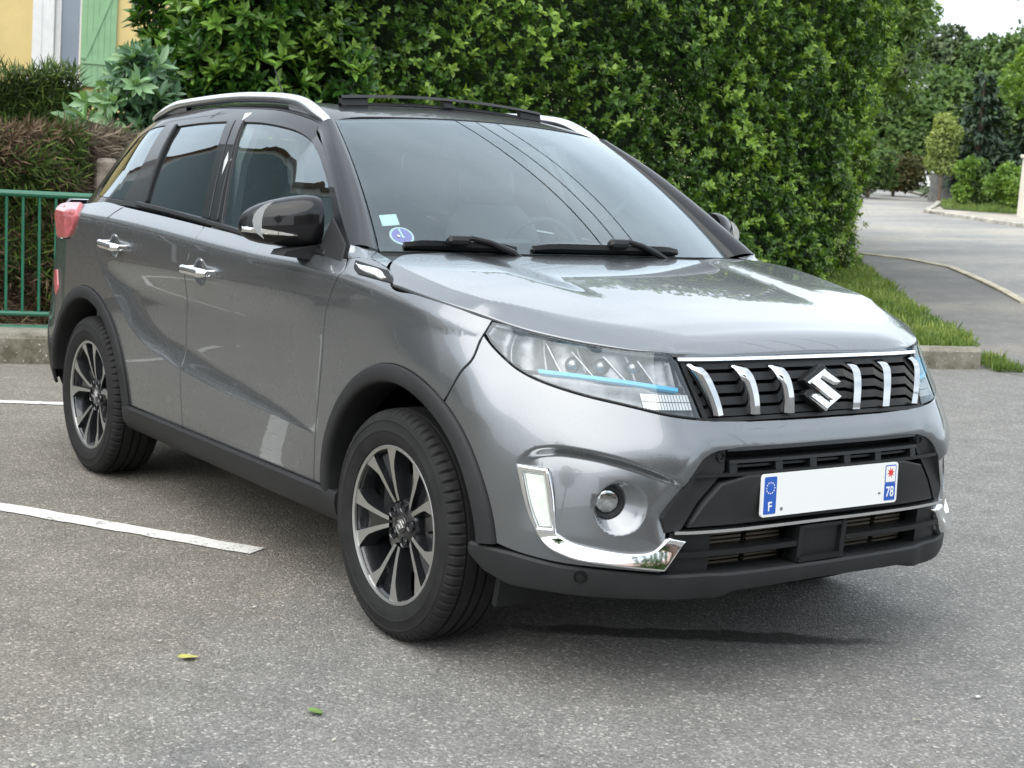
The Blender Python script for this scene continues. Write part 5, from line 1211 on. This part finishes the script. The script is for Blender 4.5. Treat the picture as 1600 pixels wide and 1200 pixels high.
frame = loop(apil, [(float(x), z) for x, z in zip(xs_, ZB)], [(float(xs_[-1]), ZB[-1]),(-3.03,1.30),(-3.06,1.10)], [(-3.06,1.10),(-2.4,1.118),(-1.9,1.112),(-1.4,1.086),(-.9,1.058),(-.372,1.045)], [(-.372,1.045),(-.372,1.0816)])
gframe = panel('window_frame', frame, GS, BLACK, car, 'RL', step=.05, holes=[fgl, rgl, qgl], gap=.001, depth=.012, hole_depth=.014)
fw = panel('front_side_window', fgl, GS, SIDEG, car, 'RL', step=.06, off=-.006, gap=-.002, depth=.003)
rw = panel('rear_side_window', rgl, GS, PRIV, car, 'RL', step=.06, off=-.006, gap=-.002, depth=.003)
qw = panel('quarter_window', qgl, GS, PRIV, car, 'RL', step=.06, off=-.003, gap=.001, depth=.003)
bp = loop([(-1.485,1.462),(-1.545,1.462)], [(-1.545,1.462),(-1.398,1.108)], [(-1.398,1.108),(-1.335,1.104)], [(-1.335,1.104),(-1.485,1.462)])
panel('door_pillar_trim', bp, GS, BLACK, fdoor, 'RL', step=.05, off=.005, gap=.001)
bp2 = loop([(-1.553,1.462),(-1.613,1.462)], [(-1.613,1.462),(-1.470,1.112)], [(-1.470,1.112),(-1.406,1.108)], [(-1.406,1.108),(-1.553,1.462)])
panel('door_pillar_trim', bp2, GS, BLACK, rdoor, 'RL', step=.05, off=.005, gap=.001)
bm1 = loop([(-.50,1.060),(-.9106,1.0745),(-1.398,1.104)], [(-1.398,1.104),(-1.402,1.088)], [(-1.402,1.088),(-.9106,1.058),(-.50,1.043)], [(-.50,1.047),(-.50,1.060)])
panel('belt_molding', bm1, GS, PLAST2, fdoor, 'RL', step=.05, off=.012, gap=0, er=.004)
bm2 = loop([(-1.406,1.105),(-1.7593,1.1255),(-2.13,1.1405)], [(-2.13,1.1405),(-2.13,1.122)], [(-2.13,1.122),(-1.7593,1.108),(-1.406,1.089)], [(-1.406,1.093),(-1.406,1.105)])
panel('belt_molding', bm2, GS, PLAST2, rdoor, 'RL', step=.05, off=.012, gap=0, er=.004)
bp3 = loop([(-2.105,1.447),(-2.125,1.447)], [(-2.125,1.447),(-2.105,1.2564),(-2.075,1.135)], [(-2.075,1.135),(-2.053,1.135)], [(-2.053,1.135),(-2.083,1.2564),(-2.105,1.447)])
panel('window_seal', bp3, GS, PLAST2, rdoor, 'RL', step=.05, off=.006, gap=0)
# A pillars
rows = []
tz = np.linspace(0,1,26); al = np.array(smooth_line(apil[:-1], .02)); dl = np.concatenate([[0], np.cumsum(np.hypot(*np.diff(al,axis=0).T))]); dl /= dl[-1]
for v in tz:
    a = WS(1., v)[0]; g_ = GS(np.interp(v, dl, al[:,0]), np.interp(v, dl, al[:,1]))[0]
    out = np.array([.45,-.75,.45]); out /= np.linalg.norm(out); row = [a-out*.006, a+out*.006]
    for k in np.linspace(.12,1,8): row.append(a+(g_-a)*k+out*(.006+.020*math.sin(math.pi*(k**.8))*(1-.3*v))*(1 if k < .99 else .3))
    rows.append(row)
grids('windscreen_pillar', np.array(rows), BLACK, car, 'RL', angle=60)
# painted filler between fender, pillar foot and cowl
ou = M0(np.array([1.79,1.74,1.66,1.580]), np.array([1.048,1.056,1.054,1.040]))
inn_ = np.array([np.array(rows[0][-1])+np.array([0,0,.004]), np.array(rows[0][6])+np.array([.004,.0,-.006]), np.array(rows[0][2])+np.array([.010,.0,-.008]), HD(-.195,-.782)[0]+np.array([-.004,0,-.004])])
P = np.stack([ou+np.array([0,.002,-.002]), ou*.67+inn_*.33, ou*.33+inn_*.67, inn_],1)
P = np.array([[np.interp(t, [0,1,2,3], P[:,k,c_]) for c_ in range(3)] for t in np.linspace(0,3,13) for k in range(4)]).reshape(13,4,3)
grids('pillar_foot', P, PAINT, car, 'RL', angle=60)
# windscreen
wo_ = loop([(-.995,.0),(.995,.0)], [(.995,.0),(.995,.995)], [(.995,.995),(-.995,.995)], [(-.995,.995),(-.995,.0)], step=.05)
wh = loop([(-.90,.075),(.885,.075)], [(.885,.075),(.945,.10),(.962,.17)], [(.962,.17),(.965,.85)], [(.965,.85),(.955,.915),(.89,.935)], [(.89,.935),(.30,.935)], [(.30,.935),(.26,.80)], [(.26,.80),(-.26,.80)], [(-.26,.80),(-.30,.935)], [(-.30,.935),(-.89,.935)], [(-.89,.935),(-.955,.915),(-.965,.85)], [(-.965,.85),(-.962,.17)], [(-.962,.17),(-.945,.10),(-.90,.075)], step=.03)
ws_ = panel('windscreen', wo_, WS, GLASS, car, 'R', sgn=-1, step=.06, gap=0, depth=.004, er=.001)
FRIT = mat('glass_border_black', (.010,.010,.011), .25)
panel('glass_border', wo_, WS, FRIT, ws_, 'R', sgn=-1, step=.06, gap=.002, depth=.001, er=0, off=-.006, holes=[wh])
STK = mat('sticker_white', (.70,.82,.80), .5); STP = mat('sticker_violet', (.27,.22,.55), .5)
panel('paper_sticker', loop([(.9581,.2298),(.8794,.2401)], [(.8794,.2401),(.8789,.1694)], [(.8789,.1694),(.9556,.1591)], [(.9556,.1591),(.9581,.2298)]), WS, STK, ws_, 'R', sgn=-1, step=.05, gap=0, er=0, depth=.0005, off=-.003)
def wcirc(r, n=24): return np.array([(.886+r*1.0*math.cos(2*math.pi*k/n), .100+r*1.05*math.sin(2*math.pi*k/n)) for k in range(n)])
panel('round_sticker', wcirc(.052), WS, STK, ws_, 'R', sgn=-1, step=.03, gap=0, er=0, depth=.0005, off=-.003)
panel('round_sticker', wcirc(.043), WS, STP, ws_, 'R', sgn=-1, step=.03, gap=0, er=0, depth=.0005, off=-.0022)
_sp = WS(.886,.112)[0]; _sn = -Nrm(WS, np.array([.886]), np.array([.11]))[0]
_q = Matrix((tuple(Vector((0,1,0))), tuple(Vector(_sn).cross(Vector((0,1,0))).normalized()), tuple(Vector(_sn)))).transposed()
for nm, tx, sz, off in (('sticker_digit','1',.050,(0,.010)),):
    text_obj(nm, tx, sz, STK, ws_, tuple(_sp+np.array(_sn)*-.0012), _q.to_euler(), ext=.0002)
for dy, dz in ((-.014,-.012),(.014,-.010),(0,-.016)):
    b = MB(); u_ = _q.col[0]*dy+_q.col[1]*dz; b.lathe([(0,.0004),(.0048,.0004),(.005,0)], 10, axis='z'); b.V = [tuple(_q @ Vector(v)+Vector(_sp)+u_-Vector(_sn)*.0012) for v in b.V]; b.build('sticker_mark', STK, ws_)
# cowl under the glass
rows = []
for u in np.linspace(-1,1,25):
    w = WS(u, 0.)[0]; y = -u*.79; xh = float(np.interp(abs(y), [0,.4,.62,.72,.79],[-.225,-.24,-.252,-.235,-.175]))
    h = HD(xh, y)[0]; rows.append([w+np.array([-.02,0,.012]), w+np.array([.006,0,-.012]), np.array([(w[0]+h[0])/2, (w[1]+h[1])/2, (w[2]+h[2])/2-.006-.028*(1-abs(u)**3)]), h-np.array([0,0,.006+.014*(1-abs(u)**3)])])
grids('cowl', np.array(rows), PLAST2, car, 'R')
# wipers
def wiper(u0, u1, v0, v1, ua, va, pivot):
    b = MB(); n = 14
    def P(u, v, o): return WS(u, v)[0]+(-Nrm(WS, np.array([u]), np.array([v]))[0])*o
    us = np.linspace(u0,u1,n); vs_ = np.linspace(v0,v1,n)
    rows = []
    for u, v in zip(us, vs_):
        e = .6+.4*min(1, min(abs(u-u0), abs(u-u1))/.08)
        rows.append([P(u,v-.012,.004), P(u,v-.010,.018*e), P(u,v+.004,.030*e), P(u,v+.020,.014*e), P(u,v+.016,.004)])
    V, F = grid_data(np.array(rows)); b.add(V, F); b.add(np.array(rows[0]), [(0,1,2,3,4)]); b.add(np.array(rows[-1]), [(4,3,2,1,0)])
    w = b.build('wiper_blade', PLAST2, car)
    b = MB(); c = P(ua, va, .034); b.box(tuple(c), (.035,.075,.030), rot=Euler((0,R_(-32),0)), bev=.008)
    b.tube([c, P(ua-.06, va+.006, .042), P(ua-.14, va-.008, .036), P(ua-.24, va-.040, .02), pivot], [.009,.009,.009,.011,.013], 8)
    b.build('wiper_arm', PLAST2, w)
wiper(.895,.40,.026,.012,.675,.020, tuple(WS(.36,-.06)[0]+np.array([0,0,-.01])))
wiper(.31,-.55,.020,.018,-.14,.022, tuple(WS(-.50,-.06)[0]+np.array([0,0,-.01])))
# sunroof: recessed opening and raised deflector
SUNB = mat('sunroof_glass', (.02,.022,.025), .08, coat=1.0)
V, F, N = panel_data(np.array(sunh), RF, step=.08, off=-.05, gap=-.01, depth=.01); mesh_obj('sunroof_panel', V, F, SUNB, roof, N)
b = MB()
for y0, y1, h0, h1 in ((-.43,-.33,.004,.040),(.33,.43,.004,.040),(-.43,.43,.030,.040),(-.43,.43,.002,.012),(-.02,.02,.006,.036)):
    pts = []
    n = 16 if y1-y0 > .5 else 3
    rows = []
    for y in np.linspace(y0,y1,n):
        z = RF(-1.155, y)[0,2]; xo = -1.155-.10*abs(y)**2
        rows.append([(xo,y,z+h0),(xo-.012,y,z+h1),(xo-.030,y,z+h1),(xo-.024,y,z+h0)])
    V, F = grid_data(np.array(rows)); 
    F += [tuple((i*4+3, i*4, (i+1)*4, (i+1)*4+3)) for i in range(n-1)]
    b.add(V, F); b.add(np.array(rows[0]), [(0,1,2,3)]); b.add(np.array(rows[-1]), [(3,2,1,0)])
b.build('sunroof_deflector', PLAST, roof)
# roof rails and aerial
for sg in (1,-1):
    pts = []; rad = []
    for t in np.linspace(0,1,40):
        x = -.985-1.56*t; y = .575-.02*math.sin(math.pi*t)-.012*t; base = float(RF(x,y)[0,2])
        e = min(t, 1-t); lift = .026*sst(0,.16,e)-.010*(1-sst(0,.03,e)); pts.append((x,-sg*y,base+float(lift))); rad.append(.019*(.65+.35*float(sst(0,.08,e))))
    b = MB(); b.tube(pts, rad, 12, squash=1.25); r_ = b.build('roof_rail', SATIN, car)
    rows = []
    for p in pts[2:-2]:
        base = float(RF(p[0],abs(p[1]))[0,2]); rows.append([(p[0],p[1]-.010,base-.005),(p[0],p[1]-.010,p[2]-.008),(p[0],p[1]+.010,p[2]-.008),(p[0],p[1]+.010,base-.005)])
    k = np.array(rows)
    for sl in (slice(0,7), slice(-7,None)):
        b = MB(); V, F = grid_data(k[sl]); b.add(V, F); b.build('rail_foot', SATIN, r_, fix=True)
b = MB(); b.lathe([(.0,0),(.035,0),(.030,.012),(.012,.025),(.0,.028)], 16, axis='z'); b.V = [(x*1.6-2.45, y, z+1.535) for x, y, z in b.V]; b.tube([(-2.45,0,1.55),(-2.60,0,1.74)], [.005,.0025], 6); b.build('roof_aerial', PLAST2, car)
# hatch glass and rear spoiler
rows = []
for t in np.linspace(0,1,8):
    x = -2.985-.10*t; z = 1.435-.34*t; w = -GS(max(x,-3.06), max(z,1.11))[0,1]; w = max(.36,w)
    rows.append([(x-.03*(1-(q/1.)**2), w*q, z) for q in np.linspace(-1,1,13)])
grids('hatch_window', np.array(rows), PRIV, car, 'R')
# ---- door handles
def handle(s0, s1, z0, z1, doors, pit):
    rows = []
    for t in np.linspace(0,1,18):
        s = s0+(s1-s0)*t; z = z0+(z1-z0)*t; e = min(t,1-t); lift = .014+.022*float(sst(0,.14,e)); n = -Nrm(M0,np.array([s]),np.array([z]),4e-3)[0]; c = M0(s,z)[0]+n*lift
        hh = .0165*(.55+.45*float(sst(0,.10,e)))
        rows.append([c+np.array([0,0,hh*math.cos(a)])+n*(.011*math.sin(a)) for a in np.linspace(0,2*math.pi,11)[:-1]])
    R = np.array(rows); R = np.concatenate([R, R[:,:1]],1)
    hs = grids('door_handle', R, CHROME, doors, 'RL', angle=60, close=False)
    # feet and finger pocket
    for i, sg in enumerate((1,-1)):
        for s in (s0+.012*(1 if s1 > s0 else -1), s1-.012*(1 if s1 > s0 else -1)):
            b = MB(); z = z0+(z1-z0)*(s-s0)/(s1-s0); c = M0(s,z)[0]; b.box(tuple(c+np.array([0,-.006,0])), (.022,.034,.024), bev=.005)
            (b if sg == 1 else b.mirrored()).build('handle_foot', CHROME, doors[i])
handle(2.868,2.668,.9335,.9300, fdoor, (2.755,.925)); handle(3.690,3.495,.972,.962, rdoor, (3.575,.962))
# ---- door mirrors
def mirror_mesh():
    """housing lofted from its rounded outer tip to the flat inner end"""
    rows = []
    ts = [0,.02,.06,.13,.24,.38,.55,.72,.86,.95,.985,1.0]
    for t in ts:
        hz = float(np.interp(t, [0,.02,.06,.13,.24,.38,.55,.72,.9,.985,1.], [.010,.026,.040,.053,.064,.073,.080,.084,.085,.080,.070]))
        dx = float(np.interp(t, [0,.02,.06,.13,.24,.38,.55,.72,.9,.985,1.], [.010,.022,.034,.047,.060,.070,.076,.078,.075,.068,.058]))
        xc = -.115*(1-t)**1.35; zc = -.022*(1-t)**1.2+.004; y = -.100+.20*t; ring = []
        for a in np.linspace(0, 2*math.pi, 33)[:-1]:
            ca, sa = math.cos(a), math.sin(a); x = dx*math.copysign(abs(ca)**.72, ca); z = hz*math.copysign(abs(sa)**.78, sa)
            if x < 0: x *= .35
            if z < 0: z *= .86
            ring.append((x+xc, y, z+zc))
        rows.append(ring+ring[:1])
    R = np.array(rows); V, F = grid_data(R); n = R.shape[1]
    F.append(tuple(range(n-1))); F.append(tuple((len(ts)-1)*n+k for k in range(n-1))[::-1])
    return V, F
MC = Vector((-.615,-.914,1.136))
for i, sg in enumerate((1,-1)):
    mr = empty('door_mirror', (MC.x, MC.y*sg, MC.z)); mr.parent = car
    def put(b, name, m):
        b2 = b if sg == 1 else b.mirrored(); return b2.build(name, m, mr, angle=50)
    b = MB(); b.add(*mirror_mesh()); put(b, 'mirror_housing', BLACK)
    # indicator strip on the front face
    rows = []
    for t in np.linspace(0,1,14):
        y = -.0985+.118*t; tt = (y+.10)/.20; x = -.115*(1-tt)**1.35+float(np.interp(tt,[0,.02,.06,.13,.24,.38,.55,.72],[.010,.022,.034,.047,.060,.070,.076,.078]))*.985; z = -.026-.010*t
        h = .0095*(1-.75*t**3)
        rows.append([(x-.004,y,z+h),(x+.0045,y,z+h*.6),(x+.0045,y,z-h*.6),(x-.004,y,z-h)])
    b = MB(); V, F = grid_data(np.array(rows)); b.add(V, F); put(b, 'side_indicator', CHROME)
    b = MB(); b.prism([(.105,-.062),(.055,-.085),(-.01,-.098),(-.03,-.090),(.06,-.115),(.16,-.118),(.175,-.060)][:0] or [(.10,-.06),(-.02,-.082),(-.03,-.098),(.06,-.108),(.145,-.100),(.145,-.06)], lambda a, c: (.055,a,c), lambda a, c: (-.035,a,c)); put(b, 'mirror_stalk', PLAST)
    b = MB(); b.lathe([(0,0),(.06,0),(.075,.004)], 20, axis='y'); b.V = [(-.033+ -.055*(y*0+ (0 if True else 0)) , z*1.25, x*.85) for x, y, z in b.V]; put(b, 'mirror_glass', CHROME)
# black sail panel at the front corner of each door window
sl = loop([(-.545,1.160),(-.40,1.085)], [(-.40,1.085),(-.385,1.030)], [(-.385,1.030),(-.545,1.040)], [(-.545,1.040),(-.545,1.160)])
panel('mirror_sail', sl, GS, PLAST, fdoor, 'RL', step=.04, off=.006, gap=0, er=.003)
# ---- wheels
def tyre_mb():
    RT = .3275
    prof = [(.222,.080),(.228,.098),(.245,.106),(.262,.1080),(.264,.1096),(.268,.1096),(.270,.1085),(.292,.1058),(.2935,.1072),(.2965,.1065),(.298,.1046),(.304,.102),(.315,.096),(.3225,.086),(.3255,.074),(.3262,.062),(.3190,.061),(.3190,.053),(.3268,.052),(.3275,.022),(.3195,.021),(.3195,.010),(.3275,.009)]
    prof = [(r,-a) for r, a in prof]+[(r,a) for r, a in prof[::-1]]
    N_ = 350
    def mod(k, j, r, a):
        ph = k % 5
        if abs(a) > .066 and r > .312 and ph == 0: return r-.0075, a*.995
        return r, a
    b = MB(); b.lathe(prof, N_, axis='y', mod=mod); return b
def rim_parts(rot):
    blk = MB(); fac = MB()
    blk.lathe([(.224,-.092),(.221,-.086),(.212,-.078),(.203,-.05),(.198,.02),(.205,.08),(.222,.09)], 72)
    fac.lathe([(.2245,-.0925),(.2255,-.0965),(.2225,-.0975),(.2145,-.0945),(.2135,-.088)], 90)
    blk.lathe([(0,-.062),(.030,-.063),(.032,-.066),(.052,-.064),(.066,-.058),(.074,-.046),(.076,-.02)], 40)
    for k in range(5):
        a0 = R_(rot+72*k)
        def pol(r, t, y, a0=a0):
            ca, sa = math.cos(a0), math.sin(a0)
            return (r*sa+t*ca, y, r*ca-t*sa) if True else None
        for sd in (-1,1):
            st = [(.066,.004,.0155),(.095,.0110,.0240),(.125,.0185,.0335),(.155,.0260,.0445),(.178,.0320,.0560),(.196,.0365,.0700),(.2150,.0410,.0860)]
            rows = []; side = []
            for r, ti, to in st:
                y = -.066-.024*((r-.066)/.14)**.8
                c_in, c_out = sd*ti, sd*to
                def adj(tt):  # keep the outer end on the rim circle
                    return math.sqrt(max(1e-6, r*r-tt*tt)) if r > .17 else r
                rows.append([pol(adj(c_in), c_in, y), pol(adj(c_out), c_out, y)])
                side.append([pol(adj(c_in), c_in*.9, y+.022), pol(adj(c_in), c_in, y+.0005), pol(adj(c_out), c_out, y+.0005), pol(adj(c_out)*.985, c_out+sd*.010, y+.045)])
            V, F = grid_data(np.array(rows)); fac.add(V, F)
            V, F = grid_data(np.array(side)); blk.add(V, F)
        # pocket floor between the two blades of a pair
        rows = []
        for r, w in ((.062,.010),(.10,.018),(.14,.028),(.18,.040),(.211,.050)):
            y = -.062-.018*((r-.06)/.14)**.8+.012; rows.append([pol(r,-w,y), pol(r,0,y+.004), pol(r,w,y)])
        V, F = grid_data(np.array(rows)); blk.add(V, F)
        # lug pockets
        al = R_(rot+36+72*k); c = (.052*math.sin(al), -.066, .052*math.cos(al))
        bb = MB(); bb.lathe([(.0165,.0),(.0150,-.004),(.0130,-.001),(.0125,.02)], 18); blk.add([(x+c[0], y+c[1], z+c[2]) for x, y, z in bb.V], bb.F)
    return blk, fac
S_BADGE = EMB
def wheel(x, y, rot, label):
    w = empty('wheel', (x, y, .3275)); w.parent = car
    if y > 0: w.rotation_euler = (0,0,math.pi)
    w['label'] = label
    tyre_mb().build('tyre', RUBBER, w, angle=28)
    blk, fac = rim_parts(rot)
    blk.build('rim', RIMBLK, w, angle=30, fix=False); fac.build('rim_face', MACH, w, angle=30, fix=False)
    b = MB(); b.lathe([(0,-.0665),(.024,-.0660),(.0255,-.0645),(.0260,-.062)], 28); cap = b.build('centre_cap', RIMBLK, w)
    o = emb_mesh(EMB, 0, .002, 0, (0,-.066,0), MACH, 'cap_badge', w, .0012, .30); o.rotation_euler = (0,R_(rot*.4),R_(-90))
    b = MB()
    for k in range(5):
        al = R_(rot+36+72*k); bb = MB(); bb.lathe([(0,-.062),(.007,-.061),(.0085,-.055),(.0085,-.03)], 8); b.add([(q[0]+.052*math.sin(al), q[1], q[2]+.052*math.cos(al)) for q in bb.V], bb.F)
    b.build('lug_nut', STEEL, w)
    b = MB(); b.lathe([(.03,-.030),(.138,-.030),(.140,-.026),(.140,-.018),(.07,-.016),(.07,.01)], 60); b.build('brake_disc', STEEL, w)
    b = MB(); b.box((-.105,-.02,.03),(.06,.06,.13), bev=.012); b.build('brake_caliper', PLAST2, w)
    b = MB(); aV = R_(rot+108); c = Vector((.185*math.sin(aV),-.07,.185*math.cos(aV))); b.tube([c, c+Vector((0,-.022,0))], .004, 8); b.build('tyre_valve', PLAST2, w)
    return w
wheel(0,-.7675,-24,'front wheel on the near side'); wheel(-2.5,-.7525,-5,'rear wheel on the near side'); wheel(0,.7675,10,'front wheel on the far side'); wheel(-2.5,.7525,30,'rear wheel on the far side')
# mud flap ahead of the near front wheel
b = MB(); b.box((.42,-.69,.245),(.02,.20,.10), rot=Euler((0,R_(12),0))); b.build('air_deflector', PLAST2, car); b = MB(); b.box((.42,.69,.245),(.02,.20,.10), rot=Euler((0,R_(12),0))); b.build('air_deflector', PLAST2, car)
# ---- interior
b = MB(); 
rows = []
for y in np.linspace(-.72,.72,17):
    k = 1-(abs(y)/.9)**2
    rows.append([(-.42,y,1.035),(-.62,y,1.045+.012*k),(-.80,y,1.035+.02*k),(-.90,y,.99),(-.92,y,.80),(-.80,y,.60)])
grids('dashboard', np.array(rows), TRIM, car, 'R')
b.box((-.72,.37,1.065),(.16,.36,.05), bev=.02); b.box((-.80,0,1.05),(.05,.26,.09), bev=.01); b.build('instrument_hood', TRIM, car)
b = MB(); pts = [(-1.02+.10*0+.055*math.sin(a)*.0-.10*math.cos(a)*.35, .37+.185*math.sin(a), .985+.175*math.cos(a)) for a in np.linspace(0,2*math.pi,33)]
b.tube(pts, .014, 8, cap=False); b.box((-.99,.37,.98),(.05,.13,.11), bev=.02); b.box((-1.0,.37,.98),(.02,.34,.03), bev=.008); b.build('steering_wheel', TRIM, car)
def seat(x, y, w):
    b = MB(); b.box((x+.16,y,.58),(.54,w,.18), rot=Euler((0,R_(-6),0)), bev=.05)
    rows = []
    for z, hw, th, xo in ((.60,.24,.06,0),(.80,.25,.065,-.05),(1.00,.245,.06,-.10),(1.14,.20,.05,-.135),(1.20,.13,.04,-.15)):
        k = w/.5
        ring = []
        for a in np.linspace(0,2*math.pi,17)[:-1]:
            ring.append((x-.05+xo+th*math.cos(a), y+hw*k*math.copysign(abs(math.sin(a))**.6, math.sin(a)), z))
        rows.append(ring+ring[:1])
    V, F = grid_data(np.array(rows)); b.add(V, F); b.add(np.array(rows[-1][:-1]), [tuple(range(16))])
    b.box((x-.235,y,1.29),(.09,.26,.17), rot=Euler((0,R_(-14),0)), bev=.04)
    for d in (-.06,.06): b.tube([(x-.21,y+d,1.18),(x-.23,y+d,1.26)], .006, 6)
    return b.build('seat', SEATM, car)
seat(-1.20,-.37,.50); seat(-1.20,.37,.50); seat(-2.05,-.36,.56); seat(-2.05,.36,.56)
b = MB(); b.box((-1.02,0,1.395),(.03,.22,.065), rot=Euler((0,R_(18),0)), bev=.015); b.tube([(-1.0,0,1.42),(-.93,0,1.46)], .012, 8); b.box((-.90,0,1.425),(.10,.16,.05), rot=Euler((0,R_(35),0)), bev=.015); b.build('interior_mirror', TRIM, car)
# headliner, inner pillars, floor
P = np.array([[(x, y*float(yb(x))*.98, float(RF(x, y*float(yb(x))*.9)[0,2])-.045) for y in np.linspace(-1,1,11)] for x in np.linspace(-1.02,-2.92,14) if not (-1.98 < x < -1.98)])
V, F = grid_data(P); F = [f for f in F if not (abs(np.mean([V[i][1] for i in f])) < .42 and -1.95 < np.mean([V[i][0] for i in f]) < -1.2)]
mesh_obj('headliner', V, F, LINER, car)
for sg in (1,-1):
    b = MB(); b.tube([(-1.38,-sg*.77,1.05),(-1.45,-sg*.70,1.30),(-1.52,-sg*.60,1.47)], [.05,.045,.04], 8); b.tube([(-1.42,-sg*.735,1.10),(-1.40,-sg*.60,1.02)], .012, 6); b.build('inner_pillar', LINER, car)
    b = MB(); b.box((-1.55,-sg*.74,.80),(2.2,.05,.56)); b.build('door_card', TRIM, car)
b = MB(); b.box((-1.6,0,.42),(2.4,1.44,.06)); b.box((-2.55,0,.75),(.5,1.3,.5)); b.build('cabin_floor', TRIM, car)
# ================================================================ SMALL LITTER
LF1 = mat('fallen_leaf_yellow', (.42,.40,.10), .6, var=.3, var_scale=30); LF2 = mat('fallen_leaf_green', (.12,.20,.05), .6, var=.3, var_scale=30)
def fallen(x, y, rz, s, m, label):
    V = []; F = []
    prof = [(0,0),(.25,.28),(.55,.36),(.8,.22),(1,0)]
    for i, (a, w) in enumerate(prof):
        for k in (-1,0,1): V.append((s*(a-.5), s*w*k, .004+s*(.10*abs(k)*w+.22*(a-.5)**2+.05*math.sin(5*a+k))))
    for i in range(4):
        for k in (0,1): F.append((i*3+k, (i+1)*3+k, (i+1)*3+k+1, i*3+k+1))
    o = mesh_obj('fallen_leaf', V, F, m); o.location = (x,y,.003); o.rotation_euler = (0,0,rz); tag(o, label, 'leaf', 'fallen leaves'); return o
fallen(-.07,-1.43,1.2,.055,LF1,'yellow-green fallen leaf on the asphalt left of the front wheel'); fallen(.44,-1.32,.3,.045,LF2,'small green fallen leaf near the bottom edge of the photo'); fallen(1.13,.29,2.,.022,mat('paper_scrap', (.6,.6,.58), .8),'tiny pale scrap on the asphalt at the right')

rg = np.random.default_rng(77); n = 260; D = rg.uniform(3.0,11.,n); L = rg.uniform(-3.5,4.5,n)*D/6; P = DL(D, L, .004); keep = ~((np.abs(P[:,1]) < 1.0)&(P[:,0] > -3.3)&(P[:,0] < .75)); P = P[keep]; n = len(P)
a = rg.uniform(0,6.28,n); ln = rg.uniform(.006,.020,n)
tag(leaves('scattered_grit', P, np.stack([np.cos(a),np.sin(a),.05*np.ones(n)],1), np.tile([0,0,1.],(n,1)), ln, ln*.6, rg.uniform(size=n), leaf_mat('grit_crumbs', (.06,.045,.03),(.16,.13,.08),(.42,.40,.33), trans=0.), None, six=False, droop=-.2), 'tiny crumbs of grit and dry leaf scattered over the asphalt', 'litter', kind='stuff')
